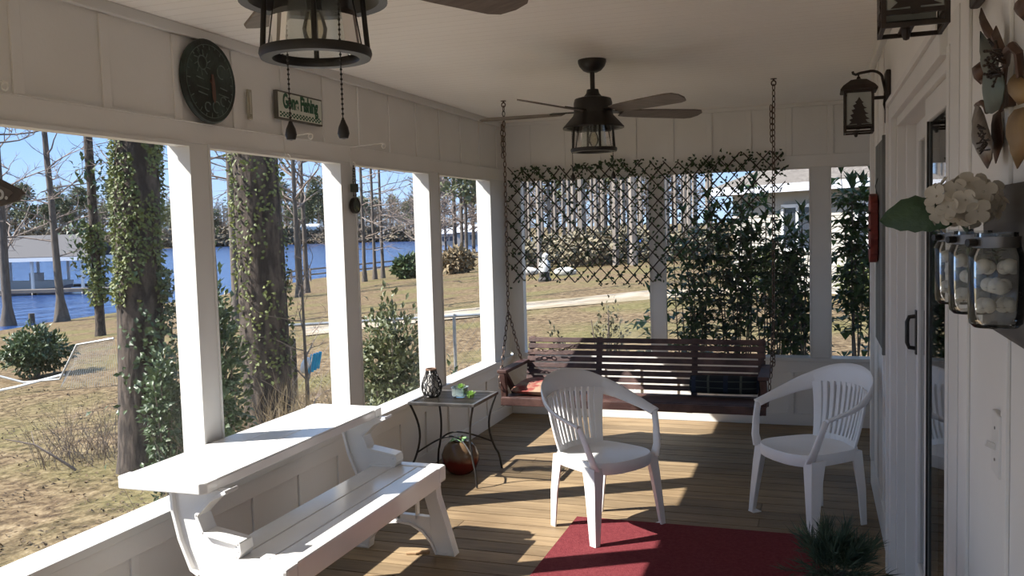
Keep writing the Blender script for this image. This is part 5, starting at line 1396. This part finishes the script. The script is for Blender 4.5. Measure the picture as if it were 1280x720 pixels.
# tall plants right behind the back screens
def whorl_plant(label, x, y, top, stems, spread, seed, name='anise_shrub', size=0.165, m_=None, low=0.15, gap=0.075, nl=6, group='tall leafy plants behind the back screens'):
    R2 = random.Random(seed); P = V(x, y, land(x, y)); t = thing(name, label, 'shrub', P, 0, group)
    sm = MB(); lv = MB()
    for s in range(stems):
        a = R2.uniform(0, 2*PI); q = spread*math.sqrt(R2.random()); tz = top - R2.uniform(0, 0.55)*(s > 0); bx = R2.uniform(-.3,.3)*spread
        pts = []
        for i in range(9):
            u = i/8; pts.append(V(x+bx+(q*math.cos(a)-bx)*u+0.02*math.sin(5*u+s), max(D+WT+0.07, y+q*math.sin(a)*u*0.7), P.z-0.05+(tz-P.z+0.05)*u))
        sm.tube(pts, [0.010-0.007*i/8 for i in range(9)], 6)
        L = tz-P.z; n = int((L-low)/gap)
        for k in range(n):
            u = (low+gap*k)/L
            f = 0.22+0.78*min(1, max(0, (u-0.42)/0.22))
            if R2.random() > f: continue
            i = min(int(u*8), 7); p = pts[i].lerp(pts[i+1], u*8-i)
            off = V(R2.gauss(0,.075), R2.gauss(0,.055), 0)
            if off.length > 0.035: sm.tube([p, p+off+V(0,0,.03)], 0.0025, 4)
            p = p+off+V(0,0,.03); p.y = max(p.y, D+WT+0.05)
            for c in range(nl+R2.randint(-1,1)):
                b = 2*PI*c/nl+k*0.9+R2.uniform(-.3,.3); d = V(math.cos(b), math.sin(b), R2.uniform(-.35,.55))
                if p.y+d.y*size < D+WT+0.01: d.y = abs(d.y)*0.3
                lv.leaf(p, d, V(0,0,1), size*R2.uniform(.6,1.2), size*0.34, 0.45)
        for c in range(5):
            b = 2*PI*c/5; lv.leaf(pts[-1], V(math.cos(b)*.5, abs(math.sin(b))*.5, 1), V(0,0,1), size*.9, size*.26, .2)
    sm.build('stems', mat('reddish_stem', (0.07,0.04,0.025), rough=0.7) if False else TWIG, t); lv.build('foliage', m_ or DARKL, t)
    return t
for args in (('leafy plant behind the back post under the trellis edge', -1.02, 7.95, 1.72, 8, 0.22, 71),
             ('tallest of the leafy plants behind the middle back screen', -0.66, 8.05, 1.98, 10, 0.26, 72),
             ('leafy plant right of the tallest one behind the middle back screen', -0.36, 7.95, 1.80, 8, 0.2, 73),
             ('low leafy plant beside the last back post, right of the swing', -0.14, 7.9, 1.70, 8, 0.13, 74),
             ('leafy plant behind the narrow back screen beside the house wall', 0.33, 7.95, 2.02, 9, 0.16, 75)):
    whorl_plant(*args)
whorl_plant('light green sprig standing alone left of the leafy plants', -1.36, 7.95, 1.02, 2, 0.05, 76, name='young_sprig', m_=mat('fresh_leaf', (0.10,0.17,0.04), (0.16,0.24,0.06), scale=6, rough=0.4, trans=0.35), low=0.75, group=None)
WISP = mat('wispy_leaf', (0.10,0.095,0.05), (0.17,0.15,0.085), scale=8, rough=0.7, trans=0.15)
shrub('wispy_shrub', 'thin wispy shrub behind the swing at the middle of the trellis screen', V(-1.92, 8.5, land(-1.9,8.5)), 0.26, 0.2, 0.80, 950, 0.055, WISP, 81, stems=14)
shrub('wispy_shrub', 'thin wispy shrub at the left edge of the trellis screen', V(-2.42, 8.4, land(-2.4,8.4)), 0.22, 0.2, 0.66, 800, 0.055, WISP, 82, stems=12)

# ------------------------------------------------------------------ outdoors : fences, float, post
PIPE = mat('galvanised_pipe', (0.50,0.50,0.48), (0.38,0.38,0.36), scale=10, rough=0.4, metal=0.4)
def fence():
    a, b = at(252, 413, 11.5), at(640, 391, 12.5)
    t = thing('chain_link_fence', 'chain link fence with a grey top rail along the yard', 'fence', on_ground((a+b)/2))
    MB().tube([a, b], 0.02, 8).build('top_rail', PIPE, t)
    n = 5
    for i in range(n+1):
        p = a.lerp(b, i/n); MB().tube([V(p.x, p.y, land(p.x, p.y)-0.05), p+V(0,0,.03)], 0.024, 8).build('post', PIPE, t)
    mb = MB(); L = (b-a).length; k = int(L/0.12)
    for i in range(k):
        p = a.lerp(b, i/k); g = land(p.x, p.y); dz = p.z-g
        for s in (-1, 1):
            q = a.lerp(b, min(1, max(0, i/k+s*dz/L*0.8))); mb.tube([p, V(q.x, q.y, land(q.x, q.y))], 0.0013, 3, cap=False)
    o = mb.build('wire_mesh', PIPE, t); o['kind'] = 'stuff'
fence()
def broken_fence():
    A = ground_at(-40, 500); k = (A-EYE).dot(CF)
    p = [at(-60, 455, k), at(30, 478, k), at(75, 474, k-0.2), at(96, 431, k-0.3), at(142, 423, k-0.4)]
    t = thing('bent_fence', 'bent grey fence rail with sagging wire beside the round shrub', 'fence', on_ground(p[1]))
    MB().tube(p, 0.022, 8).build('top_rail', PIPE, t)
    q = [at(-20, 492, k-0.1), at(20, 484, k-0.1), at(80, 468, k-0.1)]
    MB().tube(q, 0.026, 8).build('bottom_rail', mat('white_pipe', (0.7,0.7,0.68), rough=0.4), t)
    mb = MB(); c = [p[2], p[3], p[4], on_ground(p[4])+V(0,0,.02), on_ground(p[2])+V(0.2,0,.02)]
    for i in range(22):
        u = i/21; a_ = p[3].lerp(p[4], u); b_ = on_ground(p[2]).lerp(on_ground(p[4]), u*0.9)
        mb.tube([a_, b_+V(0.25,0,0.05)], 0.003, 3, cap=False); mb.tube([a_, on_ground(p[2]).lerp(on_ground(p[4]), max(0, u-0.3))+V(0,0,.05)], 0.003, 3, cap=False)
    o = mb.build('wire_mesh', PIPE, t); o['kind'] = 'stuff'
broken_fence()
def float_():
    c = at(386, 457, 10.2); k = 10.2/F_PX
    t = thing('pool_float', 'blue and white float hung against the weeds in the second screen', 'float', c)
    def off(px, py): return CR*(px*k)-V(0,0,1)*(py*k)
    mb = MB()
    a, b = c+off(-8,9), c+off(0,-10)
    mb.tube([a.lerp(b, u) for u in (0,.15,.5,.85,1)], [0.02,0.045,0.055,0.045,0.02], 12); mb.build('white_buoy', mat('float_white', (0.75,0.73,0.70), rough=0.5), t)
    mb = MB()
    for i in range(4):
        a, b = c+off(0+3.2*i,10-i*2)+CF*0.02*i, c+off(5+3*i,-14-i)+CF*0.02*i; mb.tube([a, b], 0.019, 8)
    mb.build('blue_foam', mat('float_blue', (0.02,0.36,0.60), (0.04,0.45,0.66), scale=12, rough=0.5), t)
    p0 = c+off(-2,12); MB().tube([V(c.x, c.y, land(c.x, c.y)), c+off(-2,2)], 0.009, 6).build('stake', TWIG, t)
float_()
P = on_ground(at(251+112, 410, 13)); P = on_ground(at(364, 415, 12.3))
tag(MB().tube([P-V(0,0,.1), P+V(0.01,0,.55), P+V(0.0,0.01,1.05)], [0.055,0.053,0.05], 10).build('fence_post', BARK), 'weathered wooden post by the fence in the second screen', 'post')
P = on_ground(at(524, 480, 6.6))
tp = MB(); tp.box(P.x-0.02, P.x+0.02, P.y-0.004, P.y+0.004, P.z-0.1, P.z+0.80); tp.box(P.x-0.004, P.x+0.004, P.y, P.y+0.03, P.z-0.1, P.z+0.80)
tag(tp.build('steel_stake', mat('green_stake_paint', (0.03,0.09,0.07), (0.05,0.11,0.09), scale=20, rough=0.6)), 'green steel fence stake beside the third left post', 'stake')
P = on_ground(at(583, 440, 8.2))
tag(MB().tube([P-V(0,0,.1), P+V(0,0,.3), P+V(0.02,0,.62)], [0.09,0.085,0.08], 9).build('wooden_post', GBARK), 'short weathered timber post in the fourth left screen', 'post')
P = ground_at(40, 405)
tag(MB().tube([P-V(0,0,.2), P+V(0,0,.55)], [0.16,0.15], 9).build('mooring_post', GBARK), 'stub of a wooden post by the water at the far left', 'post')
# timber rail fence along the water
a, b = on_ground(at(340, 345, 75)), on_ground(at(640, 330, 85))
t = thing('rail_fence', 'low brown rail fence at the edge of the field', 'fence', (a+b)/2)
FW = mat('grey_fence_wood', (0.20,0.16,0.13), (0.28,0.23,0.19), scale=2, rough=0.9)
for i in range(15):
    p = on_ground(a.lerp(b, i/14)); MB().box(p.x-.07, p.x+.07, p.y-.07, p.y+.07, p.z-.1, p.z+1.1).build('post', FW, t)
for h in (0.55, 1.0):
    mb = MB()
    for i in range(14):
        p, q = on_ground(a.lerp(b, i/14)), on_ground(a.lerp(b, (i+1)/14)); mb.bar(p+V(0,0,h), q+V(0,0,h), 0.05, 0.14)
    mb.build('rail', FW, t)

# ------------------------------------------------------------------ outdoors : boat house, far houses, neighbour's house
def boat_house():
    dp = 71; k = dp/F_PX
    c = at(50, 360, dp); zd = WZ+0.42
    u = CR.copy(); u.z = 0; u.normalize(); v = V(-u.y, u.x, 0)
    t = thing('boat_house', 'white open boat house with a grey metal roof on the lake', 'boat house', V(c.x, c.y, WZ))
    M0 = lambda a, b, z: V(c.x, c.y, 0)+u*a+v*b+V(0,0,z)
    WT_ = mat('boat_house_white', (0.72,0.73,0.74), rough=0.6)
    xa, xb, yb = -9.5, 4.2, 6.0
    ez, rz = zd+2.35, zd+4.1
    mb = MB()
    q = [M0(xa,-0.4,ez), M0(xb,-0.4,ez), M0(xb-1.3,yb/2,rz), M0(xa,yb/2,rz), M0(xb,yb+0.4,ez), M0(xa,yb+0.4,ez)]
    q2 = [p+V(0,0,0.18) for p in q]
    mb.add(q+q2, [(0,1,2,3)[::-1], (3,2,4,5)[::-1], (6,7,8,9), (9,8,10,11), (0,1,7,6), (1,2,8,7), (2,4,10,8), (4,5,11,10), (5,3,9,11), (3,0,6,9)])
    mb.build('roof', mat('grey_metal_roof', (0.11,0.105,0.105), (0.14,0.135,0.135), scale=3, rough=0.85, spec=0.1, stretch=(6,6,1)), t)
    mb = MB(); mb.bar(M0(xa,-0.35,ez-0.02), M0(xb-0.1,-0.35,ez-0.02), 0.12, 0.3); mb.bar(M0(xb-0.15,-0.35,ez-0.02), M0(xb-0.15,yb+0.35,ez-0.02), 0.12, 0.3); mb.build('fascia', WT_, t)
    for x in (-8.5,-5.6,-3.2,-0.6,1.4,3.4):
        for y in (0.1, yb-0.1):
            p = M0(x,y,0); MB().tube([V(p.x,p.y,WZ-0.5), V(p.x,p.y,ez)], 0.13, 8).build('post', WT_, t)
    mb = MB(); mb.bar(M0(xa,-0.9,zd-0.12), M0(xb+5,-0.9,zd-0.12), 1.6, 0.24); mb.bar(M0(xa,yb,zd-0.12), M0(xb,yb,zd-0.12), 1.2, 0.24); mb.bar(M0(xb,-0.5,zd-0.12), M0(xb,yb,zd-0.12), 1.2, 0.24)
    mb.build('deck', mat('grey_dock_wood', (0.09,0.08,0.075), (0.14,0.125,0.115), scale=1.5, rough=0.8), t)
    mb = MB()
    for x in (-8,-4,0,4,8):
        p = M0(x,-0.9,0); mb.tube([V(p.x,p.y,WZ-0.6), V(p.x,p.y,zd-0.1)], 0.14, 7)
    mb.build('piling', GBARK, t)
    b = thing('moored_boat', 'small white boat under the boat house roof', 'boat', M0(-1.5,2.6,WZ))
    rings = []
    for s, w_, h0 in ((-3.2,1.0,0.0), (-2.5,1.1,0.0), (0,1.15,0.0), (1.8,0.8,0.1), (2.9,0.1,0.35)):
        rings.append([M0(-1.5+s,2.6+d*w_,WZ+z) for d, z in ((-1,0.95), (-0.85,0.3+h0), (0,0.05+h0), (0.85,0.3+h0), (1,0.95), (0.8,0.95), (0.7,0.5+h0), (-0.7,0.5+h0), (-0.8,0.95))])
    MB().loft(rings).build('hull', mat('boat_white', (0.5,0.5,0.5), rough=0.35), b)
    mb = MB(); mb.obox(M0(-1.6,2.6,WZ+1.25), u*0.35, v*0.5, V(0,0,0.35)); mb.build('console', mat('boat_grey', (0.4,0.4,0.42), rough=0.5), b)
boat_house()
def far_house(px, py, dp, w, h, label, wallc, seed):
    c = at(px, py, dp); c = V(c.x, c.y, c.z); k = dp/F_PX
    u = CR.copy(); u.z = 0; u.normalize(); v = V(-u.y, u.x, 0)
    z0 = min(c.z, land(c.x, c.y)) if dp < 325 else c.z-4
    t = thing('lakeside_house', label, 'house', V(c.x, c.y, z0), 0, 'pale houses across the water')
    zt = c.z; a = w/2; M0 = lambda x, y, z: V(c.x,c.y,0)+u*x+v*y+V(0,0,z)
    mb = MB(); mb.add([M0(sx*a, sy*4, z) for z in (z0, zt) for sy in (-1,1) for sx in (-1,1)], [(0,1,5,4), (1,3,7,5), (3,2,6,7), (2,0,4,6)]); mb.build('wall', mat('far_wall', wallc, rough=0.8), t)
    q = [M0(-a-.6,-4.6,zt), M0(a+.6,-4.6,zt), M0(a*0.8,0,zt+h), M0(-a*0.8,0,zt+h), M0(a+.6,4.6,zt), M0(-a-.6,4.6,zt)]
    MB().add(q, [(0,1,2,3), (3,2,4,5), (1,4,2), (0,3,5)]).build('roof', mat('pale_roof', (0.72,0.74,0.77), rough=0.5), t, solid=0.1)
    for s in (-0.5, 0.0, 0.5):
        MB().obox(M0(s*a,-4.03,zt-1.3), u*0.8, v*0.04, V(0,0,0.6)).build('window', mat('far_pane', (0.06,0.07,0.09), rough=0.2), t)
far_house(387, 288, 352, 10, 2.5, 'pale house across the lake in the second screen', (0.55,0.42,0.34), 1)
far_house(452, 290, 352, 12, 2.6, 'white roofed house across the lake, left one in the third screen', (0.5,0.48,0.46), 2)
far_house(487, 293, 346, 7, 2.2, 'small white boat shed across the lake in the third screen', (0.6,0.62,0.66), 3)
far_house(567, 292, 240, 8, 1.6, 'white roofed house beyond the field, left one in the fourth screen', (0.42,0.38,0.33), 4)
far_house(592, 290, 230, 9, 2.0, 'white roofed house beyond the field, right one in the fourth screen', (0.42,0.38,0.33), 5)

# far trees : a few kinds, then copies
PALEB = mat('pale_bark', (0.17,0.145,0.125), (0.27,0.235,0.20), scale=1, rough=0.9)
def far_tree(kind, seed):
    R2 = random.Random(seed)
    t = thing('distant_pine' if kind == 'pine' else 'distant_bare_tree', 'distant tree', 'tree', (0,0,0))
    h = 18.0
    mb = MB(); mb.tube([V(0,0,-1), V(0.1,0,h*0.5), V(0,0.1,h*0.92)], [0.32,0.25,0.08], 6); mb.build('trunk', PALEB if kind == 'slim' else GBARK, t, local=True)
    mb = MB()
    if kind == 'pine':
        for i in range(24):
            z = h*R2.uniform(0.45,1.0); r = (1.05-z/h)*6.5+0.8; a = R2.uniform(0,6.28); c = V(r*.6*math.cos(a), r*.6*math.sin(a), z)
            for q in range(46):
                d = V(R2.gauss(0,1), R2.gauss(0,1), R2.gauss(0,.55)); p = c+d*0.85
                mb.leaf(p, d+V(0,0,.3), V(R2.gauss(0,.5), R2.gauss(0,.5), 1), 1.1, 0.55, .2)
        mb.build('foliage', PINEF, t, local=True)
    else:
        branches(mb, [V(0,0,0), V(0.1,0,h*.5), V(0,0.1,h)], [.3,.2,.05], R2, *((0.15, 26, 7) if kind == 'bare' else (0.42, 11, 3.6)), r=0.11 if kind == 'bare' else 0.06, depth=2, twigs=7 if kind == 'bare' else 4, rise=0.6)
        mb.build('branches', TWIG, t, local=True)
    return t
slim = [far_tree('slim', 7), far_tree('slim', 8), far_tree('slim', 9)]
protos = [far_tree('pine', 1), far_tree('pine', 2), far_tree('pine', 3), far_tree('bare', 4), far_tree('bare', 5), far_tree('bare', 6)]
R3 = random.Random(99); used = set()
def put_tree(pi, P, h, label, group):
    o = protos[pi] if pi not in used else copy_tree(protos[pi]); used.add(pi)
    o.location = P; o.rotation_euler = (0,0,R3.uniform(0,6.28)); s = h/18.0; o.scale = (s*R3.uniform(.85,1.2), s*R3.uniform(.85,1.2), s)
    o['label'] = label; o['group'] = group
for i in range(170):
    px = -130 + i*3.95 + R3.uniform(-3,3); dp = R3.uniform(340, 392)
    P = at(px, 290, dp); P.z = land(P.x, P.y)
    pi = R3.choice([0,1,2,3,4,5,3,4]); put_tree(pi, P, R3.uniform(13,21)*(1.25 if pi < 3 and R3.random() < .3 else 1), 'evergreen tree in the wood across the lake' if pi < 3 else 'bare tree in the wood across the lake', 'trees across the lake')
for i in range(40):
    px = 525 + i*8.6 + R3.uniform(-4,4); dp = R3.uniform(125, 215)
    P = at(px, 300, dp); P.z = land(P.x, P.y)
    pi = R3.choice([0,1,3,4,5,3,4,5]); put_tree(pi, P, R3.uniform(13,21), 'evergreen tree in the wood beyond the field' if pi < 3 else 'bare tree in the wood beyond the field', 'trees beyond the field')
for i in range(56):
    px = -60 + i*12.6 + R3.uniform(-5,5); P = at(px, 296, R3.uniform(334, 350)); P.z = land(P.x, P.y)
    if i == 0: fb = shrub('shore_thicket', 'brown thicket along the far shore of the lake', P, 4.2, 3.4, 2.6, 330, 1.5, mat('thicket_brown', (0.13,0.11,0.075), (0.20,0.165,0.115), scale=.4, rough=0.95), 190, 'thickets along the far shore', stems=5)
    else:
        o = copy_tree(fb); o.location = P; o.rotation_euler = (0,0,R3.uniform(0,6.28)); q = R3.uniform(.8,1.6); o.scale = (q*1.2,q*1.2,q)
# tall bare trunks behind the trellis
for i in range(34):
    px = 632 + i*7.8 + R3.uniform(-4,4); dp = R3.uniform(46, 78)
    P = on_ground(at(px, 330, dp)); o = slim[i] if i < 3 else copy_tree(slim[i % 3])
    o.location = P; o.rotation_euler = (0,0,R3.uniform(0,6.28)); s = R3.uniform(.75,1.15); o.scale = (s*.6, s*.6, s)
    o['label'] = 'tall slim bare tree in the wood behind the trellis'; o['group'] = 'bare trees behind the trellis'
for i in range(16):
    px = 640 + i*16 + R3.uniform(-6,6); P = on_ground(at(px, 330, R3.uniform(50, 62)))
    if i == 0: b0 = shrub('wood_edge_bush', 'brown green bush at the edge of the wood behind the trellis', P, 2.0, 2.0, 1.1, 420, 0.42, mat('wood_edge_leaf', (0.17,0.15,0.095), (0.26,0.22,0.15), scale=1, rough=0.9), 91, 'bushes at the edge of the wood')
    else:
        o = copy_tree(b0); o.location = P; o.rotation_euler = (0,0,R3.uniform(0,6.28)); s = R3.uniform(.5,1.0); o.scale = (s*1.2,s*1.2,s)
# neighbour's house
def neighbour():
    zE = 2.66
    EL, ER = at(882, 238, 1), at(1092, 224, 1)
    def onz(px, py): d = ray(px, py); s = (zE-1.66)/d.z; return EYE+d*s
    L0, R0 = onz(884, 238), onz(1090, 223.5)
    u = (R0-L0); u.z = 0; wlen = u.length*1.9; u.normalize(); v = V(-u.y, u.x, 0)
    if v.dot(CF) < 0: v = -v
    g = -0.5
    t = thing('neighbour_house', 'beige sided house with a grey shingle roof behind the leafy plants', 'house', L0+u*wlen/2+v*5+V(0,0,g-zE))
    M0 = lambda a, b, z: V(L0.x, L0.y, 0)+u*a+v*b+V(0,0,z)
    SIDE = mat('beige_siding', (0.36,0.34,0.30), (0.32,0.30,0.265), scale=2, rough=0.7)
    sd = MB(); o_ = 0.55; z = g
    while z < zE-0.15:
        sd.add([M0(o_, o_, z), M0(wlen-o_, o_, z), M0(wlen-o_, 10-o_, z), M0(o_, 10-o_, z), M0(o_+.02, o_+.02, z+.16), M0(wlen-o_-.02, o_+.02, z+.16), M0(wlen-o_-.02, 10-o_-.02, z+.16), M0(o_+.02, 10-o_-.02, z+.16)], [(0,1,5,4), (1,2,6,5), (2,3,7,6), (3,0,4,7), (0,3,2,1)]); z += .16
    sd.build('wall', SIDE, t)
    rh = 2.6
    q = [M0(0,0,zE), M0(wlen,0,zE), M0(wlen,10,zE), M0(0,10,zE), M0(5,5,zE+rh), M0(wlen-5,5,zE+rh)]
    MB().add(q, [(0,1,5,4), (1,2,5), (2,3,4,5), (3,0,4), (0,3,2,1)]).build('roof', mat('grey_brown_shingle', (0.10,0.087,0.075), (0.17,0.15,0.13), scale=9, rough=0.95, stretch=(1,1,3)), t)
    fa = MB(); fa.bar(M0(0,-.04,zE-.08), M0(wlen,-.04,zE-.08), .09, .24); fa.bar(M0(-.04,0,zE-.08), M0(-.04,10,zE-.08), .09, .24); fa.build('gutter', mat('white_gutter', (0.45,0.47,0.52), rough=0.4), t)
    fd = mat('house_pane', (0.03,0.035,0.045), rough=0.08); WF = mat('white_window_frame', (0.74,0.74,0.74), rough=0.4)
    for a0, a1, z0, z1 in ((2.6,3.8,0.75,2.05), (5.2,6.0,0.5,2.1), (8.6,10.4,0.75,2.05)):
        f = MB(); b = o_-0.02
        for p in ((a0,a0+.09,z0,z1), (a1-.09,a1,z0,z1), ((a0+a1)/2-.04,(a0+a1)/2+.04,z0,z1)): f.obox(M0((p[0]+p[1])/2, b, (z0+z1)/2), u*(p[1]-p[0])/2, v*.05, V(0,0,(z1-z0)/2))
        for zz in (z0, z1): f.obox(M0((a0+a1)/2, b, zz), u*(a1-a0)/2, v*.05, V(0,0,.05))
        fo = f.build('window_frame', WF, t); MB().obox(M0((a0+a1)/2, b+.02, (z0+z1)/2), u*(a1-a0)/2, v*.02, V(0,0,(z1-z0)/2)).build('window_pane', fd, fo)
    P = on_ground(M0(3.6,-1.4,0)); shrub('foundation_shrub', 'clipped light green shrub in front of the neighbouring house wall', P, 0.9, 0.8, 0.75, 900, 0.16, TREEIVY, 95)
    P = on_ground(M0(7.2,-1.6,0)); shrub('foundation_shrub', 'clipped light green shrub seen through the narrow back screen', P, 1.0, 0.8, 0.7, 900, 0.16, TREEIVY, 96)
neighbour()
# small things on the back lawn
P = ground_at(681, 352); k = (P-EYE).dot(CF)/F_PX
t = thing('garden_statue', 'small pale garden statue with a dark base on the back lawn', 'statue', P)
MB().lathe([(0.0,0.0), (0.30,0.0), (0.32,0.1), (0.24,0.2), (0.24,0.45), (0.0,0.45)], 14, P).build('base', mat('dark_stone', (0.05,0.045,0.04), rough=0.8), t)
MB().loft([[P+V(r*math.cos(2*PI*q/12)+ox, r*0.8*math.sin(2*PI*q/12), z) for q in range(12)] for r, z, ox in ((.26,.42,0), (.30,.6,0), (.24,.85,.02), (.11,.98,.03), (.15,1.1,.05), (.15,1.2,.06), (.03,1.3,.06))]).build('figure', mat('pale_stone', (0.62,0.62,0.58), rough=0.7), t)
for px, py, lab in ((660,344,'low pale stone block left of the garden statue'), (706,345,'low pale stone block right of the garden statue')):
    P = ground_at(px, py); R2 = random.Random(px); mb = MB(); mb.ball(P+V(0,0,.18), .62, 12, 7, (1,.6,.42), .06, R2); tag(mb.build('stone_block', mat('pale_block', (0.5,0.49,0.45), (0.42,0.4,0.36), scale=6, rough=0.9)), lab, 'stone')
def tarp(px, py, dp, w, lab):
    P = on_ground(at(px, py, dp)); R2 = random.Random(px)
    t = thing('tarp_covered_boat', lab, 'boat', P)
    rings = []
    for i in range(7):
        x = -w/2+w*i/6; s = math.sin(PI*(i+.35)/6.7)**.5
        rings.append([P+V(x, .9*s*math.cos(a), .35+1.1*s*max(0, math.sin(a))*(1+R2.uniform(-.05,.05))) for a in [PI*q/8 for q in range(9)]])
    MB().loft(rings, closed=False, cap=False).build('tarp', mat('blue_tarp', (0.035,0.11,0.42), (0.06,0.16,0.5), scale=3, rough=0.5), t, solid=.02)
    mb = MB(); mb.box(P.x-w*.4, P.x+w*.4, P.y-.5, P.y+.5, P.z+.2, P.z+.36)
    for s in (-1, 1): mb.tube([V(P.x-.0, P.y+s*.75, P.z+.28), V(P.x, P.y+s*.6, P.z+.28)], .28, 12)
    mb.build('trailer', BLACK, t)
tarp(790, 300, 56, 2.6, 'boat under a blue tarp at the edge of the wood behind the trellis')
tarp(668, 305, 60, 2.4, 'blue covered boat at the left end of the wood edge behind the trellis')
